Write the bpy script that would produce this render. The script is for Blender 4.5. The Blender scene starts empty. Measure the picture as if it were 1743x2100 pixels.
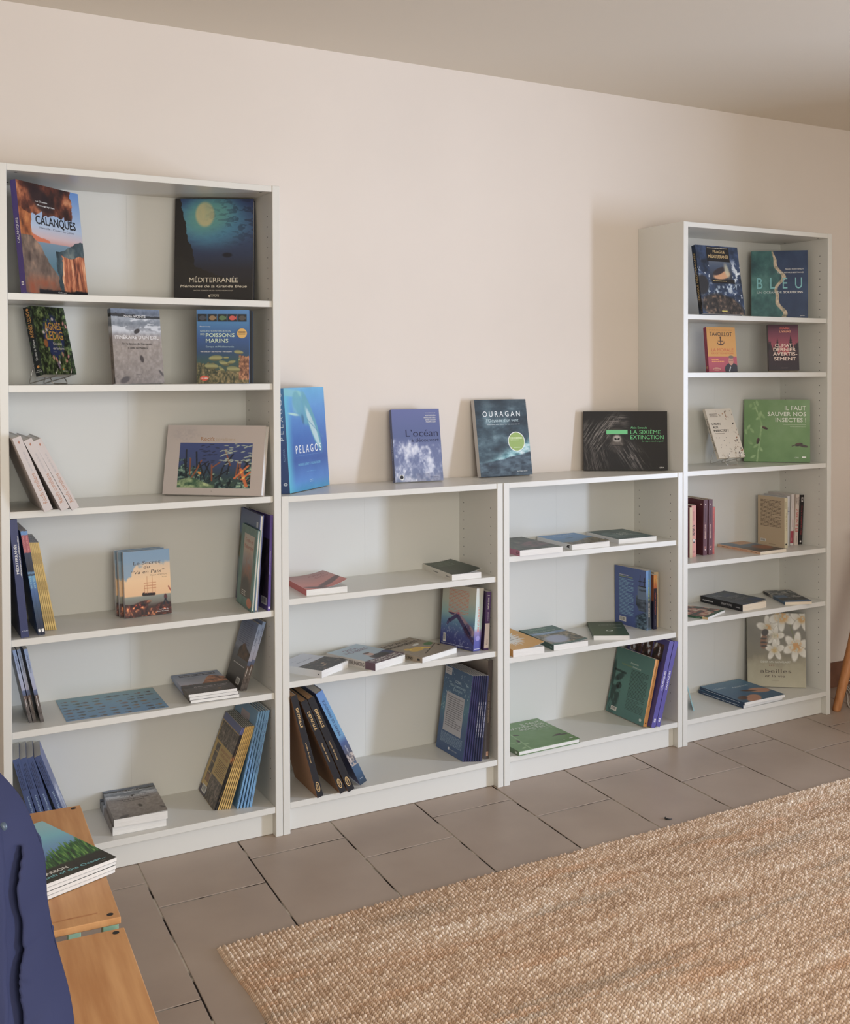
import bpy, math, random
import numpy as np
from mathutils import Matrix, Vector
PI = math.pi
C = bpy.context.scene.collection
S = bpy.context.scene

# ------------------------------------------------------------------ camera, sky, lights, exposure
YAW, PIT, ROL, FOC, PX, PY = 0.529524, -0.018966, -0.00215, 2274.29, 1010.475, 806.797
fw = Vector((math.sin(YAW)*math.cos(PIT), math.cos(YAW)*math.cos(PIT), math.sin(PIT)))
r0 = Vector((math.cos(YAW), -math.sin(YAW), 0)); u0 = r0.cross(fw)
r2 = r0*math.cos(ROL) + u0*math.sin(ROL); u2 = -r0*math.sin(ROL) + u0*math.cos(ROL)
EYE = Vector((-0.367264, -3.574962, 1.443974))
cd = bpy.data.cameras.new('camera'); cam = bpy.data.objects.new('camera', cd); C.objects.link(cam)
M = Matrix.Identity(4)
for i in range(3):
    M[i][0] = r2[i]; M[i][1] = u2[i]; M[i][2] = -fw[i]; M[i][3] = EYE[i]
cam.matrix_world = M
cd.sensor_fit = 'HORIZONTAL'; cd.sensor_width = 36; cd.lens = FOC*36/1743
cd.shift_x = (871.5-PX)/1743; cd.shift_y = (PY-1050)/1743
cd.clip_start = 0.05; cd.clip_end = 60
S.camera = cam
S.view_settings.view_transform = 'Standard'; S.view_settings.look = 'None'
S.view_settings.gamma = 1; S.view_settings.use_curve_mapping = False
S.view_settings.exposure = 0.0

w = bpy.data.worlds.new('sky'); S.world = w; w.use_nodes = True
w.node_tree.nodes['Background'].inputs[0].default_value = (.75, .86, 1, 1)
w.node_tree.nodes['Background'].inputs[1].default_value = 1.2

def area(name, loc, target, sx, sy, power, col, spread=PI):
    l = bpy.data.lights.new(name, 'AREA'); l.shape = 'RECTANGLE'; l.size = sx; l.size_y = sy
    l.energy = power; l.color = col; l.spread = spread
    o = bpy.data.objects.new(name, l); C.objects.link(o); o.location = loc
    o.rotation_euler = (Vector(target)-Vector(loc)).to_track_quat('-Z', 'Y').to_euler()
    return o
area('door_daylight', (5.3, -3.62, 1.12), (1.3, 0, 1.0), .42, 1.8, 180, (.63, .76, 1.0))
area('fill_light', (0.2, -5.1, 1.55), (0.9, 0, 1.15), 2.0, 1.5, 76, (1.0, .955, .84))  # soft warm fill added behind the camera to lift the whole room

# ------------------------------------------------------------------ materials
def mat(name, col, rough=.5, spec=.5, metal=0, noise=None, bump=None, attr=False, coat=0):
    m = bpy.data.materials.new(name); m.use_nodes = True; nt = m.node_tree; b = nt.nodes['Principled BSDF']
    b.inputs['Roughness'].default_value = rough; b.inputs['Metallic'].default_value = metal
    b.inputs['Specular IOR Level'].default_value = spec; b.inputs['Coat Weight'].default_value = coat
    b.inputs['Base Color'].default_value = (*col, 1)
    tc = nt.nodes.new('ShaderNodeTexCoord')
    if attr:
        a = nt.nodes.new('ShaderNodeVertexColor'); a.layer_name = 'Col'
        nt.links.new(a.outputs[0], b.inputs['Base Color'])
    def tex(scale, stretch, detail=4):
        mp = nt.nodes.new('ShaderNodeMapping'); mp.inputs['Scale'].default_value = stretch
        nt.links.new(tc.outputs['Object'], mp.inputs[0])
        n = nt.nodes.new('ShaderNodeTexNoise'); n.inputs['Scale'].default_value = scale; n.inputs['Detail'].default_value = detail
        nt.links.new(mp.outputs[0], n.inputs['Vector']); return n
    if noise:   # (scale, stretch, colA, colB, lo, hi)
        n = tex(noise[0], noise[1]); cr = nt.nodes.new('ShaderNodeValToRGB')
        cr.color_ramp.elements[0].color = (*noise[2], 1); cr.color_ramp.elements[1].color = (*noise[3], 1)
        cr.color_ramp.elements[0].position = noise[4] if len(noise) > 4 else .3
        cr.color_ramp.elements[1].position = noise[5] if len(noise) > 4 else .7
        nt.links.new(n.outputs[0], cr.inputs[0]); nt.links.new(cr.outputs[0], b.inputs['Base Color'])
    if bump:    # (scale, stretch, strength, distance)
        n = tex(bump[0], bump[1], 6); bp = nt.nodes.new('ShaderNodeBump')
        bp.inputs['Strength'].default_value = bump[2]; bp.inputs['Distance'].default_value = bump[3]
        nt.links.new(n.outputs[0], bp.inputs['Height']); nt.links.new(bp.outputs[0], b.inputs['Normal'])
    return m
def lin(c):
    c = np.clip(np.asarray(c, float)/255, 0, 1)
    return np.where(c <= .04045, c/12.92, ((c+.055)/1.055)**2.4)
def L3(*c): return tuple(float(x) for x in lin(c))

m_wall = mat('wall_paint', L3(225, 214, 203), .85, .2, noise=(1.3, (1, 1, 1), L3(222, 211, 200), L3(228, 217, 206)), bump=(220, (1, 1, 1), .12, .0006))
m_ceil = mat('ceiling_paint', L3(226, 216, 200), .9, .2, bump=(260, (1, 1, 1), .1, .0006))
m_lam = mat('white_laminate', L3(220, 217, 209), .32, .45, bump=(60, (1, 40, 1), .05, .0003))
m_back = mat('white_hardboard', L3(211, 209, 202), .5, .35)
m_dark = mat('dark_hole', (.02, .02, .02), .8)
m_tile = mat('stone_tile', L3(160, 141, 128), .42, .4, noise=(3.0, (1, 1, 1), L3(163, 145, 131), L3(178, 160, 145)), bump=(35, (1, 1, 1), .15, .0006))
m_grout = mat('tile_grout', (.1, .1, .1), .9, .1, noise=(7, (1, 1, 1), L3(52, 46, 44), L3(205, 195, 182), .46, .54))
m_skirt = mat('terracotta_skirting', L3(120, 84, 66), .45, .4, noise=(14, (1, 1, 1), L3(112, 78, 62), L3(130, 92, 72)))
m_cover = mat('printed_cover', (1, 1, 1), .38, .4, attr=True)
m_matte = mat('matte_cover', (1, 1, 1), .6, .3, attr=True)
m_page = mat('book_pages', L3(232, 228, 222), .8, .2, noise=(40, (.3, 60, .3), L3(216, 211, 203), L3(240, 237, 232), .3, .7))
m_cream = mat('cream_pages', L3(224, 208, 186), .8, .2, noise=(40, (.3, 60, .3), L3(205, 189, 166), L3(234, 219, 198), .3, .7))
m_brownp = mat('brown_pages', L3(190, 150, 112), .8, .2, noise=(40, (.3, 60, .3), L3(160, 122, 90), L3(206, 168, 130), .3, .7))
m_wire = mat('chrome_wire', (.62, .60, .58), .22, .5, metal=1)
m_bamboo = mat('bamboo', L3(205, 150, 100), .45, .4, noise=(5, (9, .7, 3), L3(190, 134, 84), L3(216, 164, 112), .3, .7), bump=(30, (12, .5, 12), .08, .0004))
m_oak = mat('oiled_oak', L3(190, 128, 80), .42, .4, noise=(9, (9, 9, .5), L3(178, 116, 70), L3(202, 142, 94), .3, .7))
m_mint = mat('mint_paint', L3(150, 190, 165), .5)
m_navy = mat('navy_cotton', L3(50, 54, 82), .85, .15, noise=(3, (1, 1, 1), L3(46, 50, 78), L3(56, 60, 90)), bump=(500, (1, 1, 1), .2, .0004))
m_button = mat('dark_button', L3(70, 84, 100), .35)
m_cable = mat('white_plastic', L3(222, 216, 206), .4)
m_black = mat('black_debris', (.02, .02, .022), .6)
m_rug = mat('jute_yarn', (1, 1, 1), .9, .15, attr=True, bump=(900, (1, 1, 1), .35, .0006))

# ------------------------------------------------------------------ mesh helpers
class MB:
    def __init__(s): s.V = []; s.F = []; s.MI = []; s.CO = []; s.n = 0
    def add(s, verts, faces, mi=0, col=(1, 1, 1)):
        verts = np.asarray(verts, float).reshape(-1, 3)
        if not isinstance(faces, np.ndarray): faces = [tuple(f) for f in faces]
        s.V.append(verts); s.F.append((faces, s.n)); s.MI.append(mi)
        col = np.asarray(col, float)
        if col.ndim == 1: col = np.tile(col, (len(verts), 1))
        s.CO.append(col); s.n += len(verts)
    def box(s, a, b, mi=0, col=(1, 1, 1)):
        x0, y0, z0 = a; x1, y1, z1 = b
        v = [(x0, y0, z0), (x1, y0, z0), (x1, y1, z0), (x0, y1, z0), (x0, y0, z1), (x1, y0, z1), (x1, y1, z1), (x0, y1, z1)]
        s.add(v, [(0, 3, 2, 1), (4, 5, 6, 7), (0, 1, 5, 4), (1, 2, 6, 5), (2, 3, 7, 6), (3, 0, 4, 7)], mi, col)
    def bbox(s, a, b, r=.001, mi=0, col=(1, 1, 1)):   # box with bevelled edges
        a = np.array(a, float); b = np.array(b, float); V = []; idx = {}
        for i in (0, 1):
            for j in (0, 1):
                for k in (0, 1):
                    c = np.where(np.array((i, j, k)) == 1, b, a); d = np.where(np.array((i, j, k)) == 1, -1, 1)
                    for ax in range(3):
                        p = c.copy()
                        for q in range(3):
                            if q != ax: p[q] += d[q]*r
                        idx[(i, j, k, ax)] = len(V); V.append(p)
        F = []
        def q(l):   # orient outward
            P = np.array([V[t] for t in l]); cc = P.mean(0); ctr = (a+b)/2
            n = np.cross(P[1]-P[0], P[2]-P[0])
            F.append(tuple(l) if n.dot(cc-ctr) > 0 else tuple(l[::-1]))
        for ax in range(3):
            o = [x for x in range(3) if x != ax]
            for sd in (0, 1):
                l = []
                for (p, r_) in ((0, 0), (1, 0), (1, 1), (0, 1)):
                    t = [0, 0, 0]; t[ax] = sd; t[o[0]] = p; t[o[1]] = r_; l.append(idx[(*t, ax)])
                q(l)
            for p in (0, 1):
                for r_ in (0, 1):
                    t0 = [0, 0, 0]; t1 = [0, 0, 0]; t0[ax] = 0; t1[ax] = 1
                    t0[o[0]] = t1[o[0]] = p; t0[o[1]] = t1[o[1]] = r_
                    q([idx[(*t0, o[0])], idx[(*t1, o[0])], idx[(*t1, o[1])], idx[(*t0, o[1])]])
        for i in (0, 1):
            for j in (0, 1):
                for k in (0, 1): q([idx[(i, j, k, 0)], idx[(i, j, k, 1)], idx[(i, j, k, 2)]])
        s.add(V, F, mi, col)
    def tube(s, pts, r, n=8, mi=0, col=(1, 1, 1)):
        P = [Vector(p) for p in pts]; rs = r if isinstance(r, (list, tuple)) else [r]*len(P)
        V = []; ref = Vector((.31, .52, .79))
        for i, p in enumerate(P):
            d = (P[min(i+1, len(P)-1)]-P[max(i-1, 0)]).normalized()
            a = d.cross(ref).normalized(); b_ = d.cross(a)
            for k in range(n):
                t = 2*PI*k/n; V.append(p+a*math.cos(t)*rs[i]+b_*math.sin(t)*rs[i])
        F = [(i*n+k, i*n+(k+1) % n, (i+1)*n+(k+1) % n, (i+1)*n+k) for i in range(len(P)-1) for k in range(n)]
        F.append(tuple(range(n))[::-1]); F.append(tuple((len(P)-1)*n+k for k in range(n)))
        s.add([tuple(v) for v in V], F, mi, col)
    def disc(s, c, r, axis, n=8, mi=0, col=(1, 1, 1)):
        V = []
        for k in range(n):
            t = 2*PI*k/n; a, b_ = r*math.cos(t), r*math.sin(t)
            V.append({'x': (c[0], c[1]+a, c[2]+b_), 'y': (c[0]+a, c[1], c[2]+b_), 'z': (c[0]+a, c[1]+b_, c[2])}[axis])
        s.add(V, [tuple(range(n))], mi, col)
    def build(s, name, mats, parent=None, smooth=False):
        V = np.concatenate(s.V); CO = np.concatenate(s.CO)
        loops = []; starts = []; tot = []; mi = []; pos = 0
        for (F, off), m_ in zip(s.F, s.MI):
            if isinstance(F, np.ndarray):
                k = F.shape[1]; loops.append((F+off).ravel()); nf = len(F)
                starts.append(pos+np.arange(nf)*k); tot.append(np.full(nf, k)); pos += nf*k
            else:
                nf = len(F); ls = [len(f) for f in F]
                loops.append(np.array([i+off for f in F for i in f], int))
                st = pos+np.concatenate([[0], np.cumsum(ls)[:-1]]); starts.append(st); tot.append(np.array(ls)); pos += sum(ls)
            mi.append(np.full(nf, m_))
        loops = np.concatenate(loops).astype(np.int32); starts = np.concatenate(starts).astype(np.int32)
        tot = np.concatenate(tot).astype(np.int32); mi = np.concatenate(mi).astype(np.int32)
        me = bpy.data.meshes.new(name)
        me.vertices.add(len(V)); me.vertices.foreach_set('co', V.ravel().astype(np.float32))
        me.loops.add(len(loops)); me.loops.foreach_set('vertex_index', loops)
        me.polygons.add(len(starts)); me.polygons.foreach_set('loop_start', starts)
        me.polygons.foreach_set('loop_total', tot); me.polygons.foreach_set('material_index', mi)
        me.polygons.foreach_set('use_smooth', np.full(len(starts), bool(smooth)))
        me.update(calc_edges=True)
        at = me.color_attributes.new('Col', 'FLOAT_COLOR', 'POINT')
        at.data.foreach_set('color', np.concatenate([CO, np.ones((len(CO), 1))], 1).ravel().astype(np.float32))
        for m_ in (mats if isinstance(mats, (list, tuple)) else [mats]): me.materials.append(m_)
        me.validate()
        o = bpy.data.objects.new(name, me); C.objects.link(o)
        if parent: o.parent = parent
        return o
def thing(name, label, cat, loc=(0, 0, 0), rot=None, group=None):
    o = bpy.data.objects.new(name, None); C.objects.link(o); o.empty_display_size = .05
    o.location = loc
    if rot is not None: o.rotation_euler = rot.to_euler()
    tag(o, label, cat, group); return o
def tag(o, label, cat, group=None):
    o['label'] = label; o['category'] = cat
    if group: o['group'] = group
    return o
def struct(o): o['kind'] = 'structure'; return o

# ------------------------------------------------------------------ room
XL, XR, YF, ZC = -2.3, 4.55, -5.25, 2.545
def wallbox(name, parts, m):
    b = MB()
    for p in parts: b.box(*p)
    return struct(b.build(name, m))
wallbox('wall_back', [((XL-.1, 0, -.05), (XR+.1, .1, ZC+.1))], m_wall)
wallbox('wall_left', [((XL-.1, YF, -.05), (XL, 0, ZC))], m_wall)
wallbox('wall_right', [((XR, -2.72, -.05), (XR+.1, 0, ZC)), ((XR, YF, -.05), (XR+.1, -4.3, ZC)), ((XR, -4.3, 2.15), (XR+.1, -2.72, ZC))], m_wall)
wallbox('wall_front', [((XL, YF-.1, -.05), (XR, YF, .8)), ((XL, YF-.1, 2.3), (XR, YF, ZC)), ((XL, YF-.1, .8), (-.8, YF, 2.3)), ((1.2, YF-.1, .8), (XR, YF, 2.3))], m_wall)
wallbox('ceiling', [((XL-.1, YF-.1, ZC), (XR+.1, .1, ZC+.1))], m_ceil)
wallbox('baseboard_back', [((3.225, -.008, 0), (XR, 0, .114))], m_skirt)
wallbox('baseboard_right', [((XR-.008, -2.72, 0), (XR, -.008, .114))], m_skirt)

b = MB(); b.box((XL-.1, YF-.1, -.06), (XR+.1, .1, -.0025), 1)
random.seed(3)
SH = .04
k0 = -10
for k in range(k0, 22):
    x0 = .362+.3025*k; off = -.39 if k % 2 else -.557
    off += .66*4
    j = 0
    while off-.66*j > YF:
        ya = off-.66*j; yb = ya-.66; j += 1
        ya2 = min(ya, .05)
        if yb > .05: continue
        g = .0022
        def X(x, y): return x+SH*(y+.25)
        xs0, xs1 = x0+g, x0+.3025-g
        if xs0 < XL-.3 or xs1 > XR+.25: continue
        dz = random.uniform(-.0003, .0003)
        a, c = yb+g, ya2-g
        V = []
        for (xx, yy) in ((xs0, a), (xs1, a), (xs1, c), (xs0, c)): V.append((X(xx, yy), yy, dz-.0012))
        e = .0015
        for (xx, yy) in ((xs0+e, a+e), (xs1-e, a+e), (xs1-e, c-e), (xs0+e, c-e)): V.append((X(xx, yy), yy, dz))
        b.add(V, [(4, 5, 6, 7), (0, 1, 5, 4), (1, 2, 6, 5), (2, 3, 7, 6), (3, 0, 4, 7)], 0)
struct(b.build('floor', [m_tile, m_grout]))

# ------------------------------------------------------------------ bookcases
T, TS = .0231, .0194
XS = {1: 0, 2: .8011, 3: 1.6044, 4: 2.4069}
def bookcase(name, x0, H, shelves, label, bottom):
    r = thing(name, label, 'bookcase', (x0, 0, 0), group=None)
    for sd in (0, 1):
        b = MB(); xa = 0 if sd == 0 else .8-T
        b.bbox((xa, -.28, 0), (xa+T, 0, H), .0012)
        xi = T+.0003 if sd == 0 else .8-T-.0003
        z = .17
        while z < H-.08:
            if all(abs(z-s_+.01) > .016 for s_ in shelves):
                for y in (-.04, -.235): b.disc((xi, y, z), .0021, 'x', 8, 1)
            z += .032
        b.build('side_panel', [m_lam, m_dark], r)
    b = MB(); b.bbox((T, -.278, H-TS), (.8-T, -.001, H-.0005), .001)
    for sx in (.05, .75): b.disc((sx, -.25, H-TS-.0003), .005, 'z', 8, 1); b.disc((sx, -.06, H-TS-.0003), .005, 'z', 8, 1)
    b.build('top_panel', [m_lam, m_dark], r)
    b = MB(); b.bbox((T, -.278, bottom-TS), (.8-T, -.006, bottom), .001)
    b.disc((.75, -.1, bottom+.0003), .006, 'z', 8, 1)
    b.build('bottom_panel', [m_lam, m_dark], r)
    b = MB(); b.bbox((T, -.252, 0.001), (.8-T, -.236, bottom-TS), .0008); b.build('plinth', m_lam, r)
    b = MB(); b.box((T, -.006, .06), (.3999, -.001, H-TS)); b.box((.4001, -.006, .06), (.8-T, -.001, H-TS)); b.box((.39, -.003, .06), (.41, -.001, H-TS))
    b.build('back_panel', m_back, r)
    for z in shelves:
        b = MB(); b.bbox((T+.0005, -.273, z-TS), (.8-T-.0005, -.0065, z), .001); b.build('shelf', m_lam, r)
    return r
ZS = {1: [1.666, 1.411, 1.062, .707, .450], 2: [.736, .476], 3: [.800, .445], 4: [1.666, 1.442, 1.061, .704, .480]}
ZB = {1: .094, 2: .098, 3: .099, 4: .099}
bookcase('bookcase', XS[1], 2.02, ZS[1], 'tall white bookcase at the left end of the row', ZB[1])
bookcase('bookcase', XS[2], 1.06, ZS[2], 'low white bookcase standing beside the left tall bookcase', ZB[2])
bookcase('bookcase', XS[3], 1.06, ZS[3], 'low white bookcase touching the right tall bookcase', ZB[3])
bookcase('bookcase', XS[4], 2.02, ZS[4], 'tall white bookcase at the right end of the row', ZB[4])

# ------------------------------------------------------------------ cover art engine (patterns computed per point, no files)
GAIN = 1.0
def PC(c):
    c = np.asarray(lin(c), float); g = (c@np.array([.3, .6, .1]))[..., None]
    return np.clip((c*.9+g*.1)*GAIN+.006, 0, .9)
rng_tab = {}
def _tab(seed):
    if seed not in rng_tab: rng_tab[seed] = np.random.RandomState(seed).rand(128, 128)
    return rng_tab[seed]
def vn(x, y, seed):
    t = _tab(seed); xi = np.floor(x).astype(int); yi = np.floor(y).astype(int); fx = x-xi; fy = y-yi
    fx = fx*fx*(3-2*fx); fy = fy*fy*(3-2*fy)
    a = t[xi % 128, yi % 128]; b = t[(xi+1) % 128, yi % 128]; c = t[xi % 128, (yi+1) % 128]; d = t[(xi+1) % 128, (yi+1) % 128]
    return (a*(1-fx)+b*fx)*(1-fy)+(c*(1-fx)+d*fx)*fy
def N(u, v, s, seed=1, o=4, sx=1, sy=1):
    r = 0; a = 1; tot = 0
    for i in range(o): r = r+a*vn(u*s*sx*2**i+7.3*i, v*s*sy*2**i+3.1*i, seed+i); tot += a; a *= .55
    r = r/tot
    return np.clip((r-.5)*1.7+.5, 0, 1)
def SM(x, a, b): t = np.clip((x-a)/(b-a), 0, 1); return t*t*(3-2*t)
def mix(a, b, t):
    a = np.asarray(a, float); b = np.asarray(b, float); t = np.asarray(t, float)[:, None]
    return a*(1-t)+b*t
def pal(t, st):
    p = [x[0] for x in st]
    return np.stack([np.interp(t, p, [x[1][i] for x in st]) for i in range(3)], 1)
def ell(u, v, cu, cv, ru, rv, ang=0, soft=.05):
    c, s = math.cos(ang), math.sin(ang); x = u-cu; y = v-cv
    d = np.sqrt(((x*c+y*s)/ru)**2+((-x*s+y*c)/rv)**2)
    return 1-SM(d, 1-soft, 1+soft)
def rect(u, v, a, b, c, d): return ((u > a) & (u < c) & (v > b) & (v < d)).astype(float)
def seg(u, v, a, b, c, d, w):   # soft stroke
    dx, dy = c-a, d-b; t = np.clip(((u-a)*dx+(v-b)*dy)/(dx*dx+dy*dy), 0, 1)
    return 1-SM(np.hypot(u-a-t*dx, v-b-t*dy), w*.6, w)
def flat(*c): return lambda u, v: np.tile(np.array(c, float), (len(u), 1))
def grad(*st): return lambda u, v: pal(v, st)

# glyph outlines of all lettering, made once from the built-in font
TXT = {}
def collect(specs):
    todo = {}
    for sp in specs:
        for m_ in sp.get('marks', []):
            if m_[0] == 't': todo[m_[2]] = None
    todo['H'] = None
    tmp = []
    for s_ in todo:
        c = bpy.data.curves.new('lettering', 'FONT'); c.body = s_; c.size = 1; c.resolution_u = 3
        o = bpy.data.objects.new('lettering', c); C.objects.link(o); tmp.append((s_, o, c))
    dg = bpy.context.evaluated_depsgraph_get(); dg.update()
    for k, o, c in tmp:
        me = bpy.data.meshes.new_from_object(o.evaluated_get(dg))
        V = np.array([v.co[:2] for v in me.vertices], float).reshape(-1, 2)
        F = [tuple(p.vertices) for p in me.polygons]
        TXT[k] = (V, F); bpy.data.meshes.remove(me)
    for k, o, c in tmp: bpy.data.objects.remove(o); bpy.data.curves.remove(c)

H2 = PI/2
def prot(pose, yw, tl):
    Rz = Matrix.Rotation(yw, 3, 'Z')
    if pose == 'F': return Rz @ Matrix.Rotation(-tl, 3, 'X')
    if pose == 'S': return Rz @ Matrix.Rotation(tl, 3, 'Y') @ Matrix.Rotation(H2, 3, 'Z')
    if pose == 'P': return Rz @ Matrix.Rotation(tl, 3, 'Y') @ Matrix.Rotation(-H2, 3, 'Z')
    if pose == 'L': return Rz @ Matrix.Rotation(-H2, 3, 'X')

def make_book(name, label, K_, cat='book', group=None, front=None, back=None, spine=None, col=(200, 200, 200), marks=(), hard=False,
              page=None, curl=0, res=.0013, matte=False, wav=0, pagecol=None):
    pose, x, y, z, yw, tl, wd, ht, th = K_
    root = thing(name, label, cat, (x, y, z), prot(pose, yw, tl), group)
    page = page or m_page
    ct = .0022 if hard else .0004
    ov = .0028 if hard else .0003
    if th < .003: ct = min(ct, th*.3)
    cm = m_matte if matte else m_cover
    # pages
    if th > .0015:
        b = MB(); a = (.002 if hard else ct, ct, ov); c = (wd-ov, th-ct, ht-ov)
        if hard: a = (ct, ct, ov)
        nx = 10 if wav else 1
        if wav:
            V = []; F = []
            for i in range(nx+1):
                for (yy, k) in ((a[1], 0), (c[1], 1)):
                    xx = a[0]+(c[0]-a[0])*i/nx
                    d = wav*math.sin(i/nx*PI)*math.sin(i*1.1)*.5
                    for zz in (a[2], c[2]): V.append((xx, yy+(d if k == 0 else 0), zz))
            for i in range(nx):
                p = i*4; q = p+4
                F += [(p, q, q+1, p+1), (p+2, p+3, q+3, q+2), (p, p+2, q+2, q), (p+1, q+1, q+3, p+3)]
            F += [(0, 1, 3, 2), (nx*4, nx*4+2, nx*4+3, nx*4+1)]
            b.add(V, F)
        else: b.box(a, c)
        b.build('pages', page, root)
    def lift(u, v): return -curl*np.clip((u-.3)/.7, 0, 1)**2*(.55+.45*(1-v))
    def P_(face, U, Vv, off=0.0):
        U = np.asarray(U, float); Vv = np.asarray(Vv, float)
        if face == 'front': return np.stack([U*wd, lift(U, Vv)-off, Vv*ht], 1)
        if face == 'back': return np.stack([wd-U*wd, np.full_like(U, th+off), Vv*ht], 1)
        if face == 'spine': return np.stack([np.full_like(U, -off), th-U*th, Vv*ht], 1)
        if face == 'up': return np.stack([np.full_like(U, -off), Vv*th, U*ht], 1)
        if face == 'dn': return np.stack([np.full_like(U, -off), th-Vv*th, ht-U*ht], 1)
    b = MB(); base = PC(col)
    def sheet(face, art, W_, H_):
        if art is None: art = flat(*col)
        const = getattr(art, '__name__', '') == '<lambda>' and getattr(art, 'simple', False)
        r = res
        nu = max(1, int(W_/r)); nv = max(1, int(H_/r))
        if art is None: nu = nv = 1
        nu = min(nu, 230); nv = min(nv, 280)
        gu, gv = np.meshgrid(np.linspace(0, 1, nu+1), np.linspace(0, 1, nv+1), indexing='xy')
        U = gu.ravel(); V_ = gv.ravel()
        i = np.arange(nu)[None, :]+np.arange(nv)[:, None]*(nu+1)
        F = np.stack([i, i+1, i+nu+2, i+nu+1], -1).reshape(-1, 4)
        b.add(P_(face, U, V_), F, 0, PC(art(U, V_)))
    def plain(face, c_):
        n = 10 if (face == 'front' and curl) else 1
        U = np.repeat(np.linspace(0, 1, n+1), 2); V_ = np.tile([0., 1.], n+1)
        F = np.array([(2*i, 2*i+2, 2*i+3, 2*i+1) for i in range(n)])
        b.add(P_(face, U, V_), F, 0, PC(c_))
    for face, art, W_, H_ in (('front', front, wd, ht), ('back', back, wd, ht), ('spine', spine, th, ht)):
        if art is None: plain(face, col)
        elif isinstance(art, tuple): plain(face, art)
        else: sheet(face, art, W_, H_)
    ecol = col if (hard or name == 'magazine') else (214, 211, 206)  # magazine rims take the cover colour, painting in the shadowed seams between copies
    # inner faces and rims of the two boards
    n = 12
    U = np.linspace(0, 1, n+1)
    for V0 in (0, 1):
        Fr = P_('front', U, np.full(n+1, float(V0))); In = Fr+np.array([0, ct, 0])
        q = np.array([(i, i+1, i+n+2, i+n+1) for i in range(n)])
        b.add(np.concatenate([Fr, In]), q if V0 == 0 else q[:, ::-1].copy(), 0, PC(ecol))
    Fi = P_('front', np.repeat(U, 2), np.tile([0., 1.], n+1))+np.array([0, ct, 0])
    b.add(Fi, np.array([(2*i, 2*i+1, 2*i+3, 2*i+2) for i in range(n)]), 0, PC(ecol if not hard else (228, 224, 215)))
    e = P_('front', [1, 1], [0, 1]); b.add(np.concatenate([e, e+np.array([0, ct, 0])]), [(0, 1, 3, 2)], 0, PC(ecol))
    b.add([(wd, th-ct, 0), (0, th-ct, 0), (0, th-ct, ht), (wd, th-ct, ht)], [(0, 1, 2, 3)], 0, PC(ecol))
    b.add([(wd, th, 0), (wd, th, ht), (wd, th-ct, ht), (wd, th-ct, 0)], [(0, 1, 2, 3)], 0, PC(ecol))
    for zz in (0, ht):
        b.add([(0, th, zz), (wd, th, zz), (wd, th-ct, zz), (0, th-ct, zz)], [(0, 1, 2, 3)], 0, PC(ecol))
        b.add([(0, 0, zz), (0, th, zz), (ct, th, zz), (ct, 0, zz)], [(0, 1, 2, 3)], 0, PC(ecol))
    # marks: printed shapes and lettering lying on the faces
    off = .00008
    cap = TXT['H'][0][:, 1].max()
    for m_ in marks:
        k, face = m_[0], m_[1]
        off += .00002
        if k == 't':
            s_, u0_, u1_, v0_, v1_, cc = m_[2:8]; bo = m_[8] if len(m_) > 8 else 0; sh = m_[9] if len(m_) > 9 else 0
            V, F = TXT[s_]
            if len(V) == 0: continue
            xx = V[:, 0]; x0_, x1_ = xx.min(), xx.max()
            vy = V[:, 1]/cap
            U = u0_+(xx-x0_)/(x1_-x0_)*(u1_-u0_); Vv = v0_+vy*(v1_-v0_)
            if sh: U = U+vy*sh*(v1_-v0_)
            if bo > 0:   # bold: the same outlines laid again with tiny shifts
                su = bo*1.1/(x1_-x0_)*(u1_-u0_); sv = bo*1.1/cap*(v1_-v0_)
                for du_, dv_ in ((su, 0), (-su, 0), (0, sv), (0, -sv)): off += .00004; b.add(P_(face, U+du_, Vv+dv_, off), F, 0, PC(cc))
                off += .00004
            b.add(P_(face, U, Vv, off), F, 0, PC(cc))
        elif k == 'r':
            u0_, v0_, u1_, v1_, cc = m_[2:7]; n = 6 if curl and face == 'front' else 1
            U = np.repeat(np.linspace(u0_, u1_, n+1), 2); V_ = np.tile([v0_, v1_], n+1)
            b.add(P_(face, U, V_, off), np.array([(2*i, 2*i+2, 2*i+3, 2*i+1) for i in range(n)]), 0, PC(cc))
        elif k == 'e':
            cu, cv, ru, rv, cc = m_[2:7]; t = np.linspace(0, 2*PI, 25)[:-1]
            b.add(P_(face, cu+ru*np.cos(t), cv+rv*np.sin(t), off), [tuple(range(24))], 0, PC(cc))
        elif k == 'p':
            pts, cc = m_[2], m_[3]
            b.add(P_(face, [p[0] for p in pts], [p[1] for p in pts], off), [tuple(range(len(pts)))], 0, PC(cc))
        elif k == 'l':   # lines of print too small to read
            u0_, u1_, v0_, v1_, n, cc = m_[2:8]; rr = random.Random(int(n*100+u0_*77+v0_*31)); hh = (v1_-v0_)/n
            for i in range(n):
                vt = v1_-i*hh; uu = u0_; end = u1_-(rr.random()*.5*(u1_-u0_) if rr.random() < .22 else 0)
                while uu < end:
                    wl = rr.uniform(.05, .16)*(u1_-u0_); ue = min(uu+wl, end)
                    b.add(P_(face, [uu, ue, ue, uu], [vt-hh*.55, vt-hh*.55, vt-hh*.12, vt-hh*.12], off), [(0, 1, 2, 3)], 0, PC(cc)); uu = ue+.018*(u1_-u0_)
        elif k == 'bar':
            u0_, v0_, u1_, v1_ = m_[2:6]
            b.add(P_(face, [u0_, u1_, u1_, u0_], [v0_, v0_, v1_, v1_], off), [(0, 1, 2, 3)], 0, PC((225, 222, 215)))
            rr = random.Random(5); uu = u0_+.1*(u1_-u0_); du = (u1_-u0_)
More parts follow.
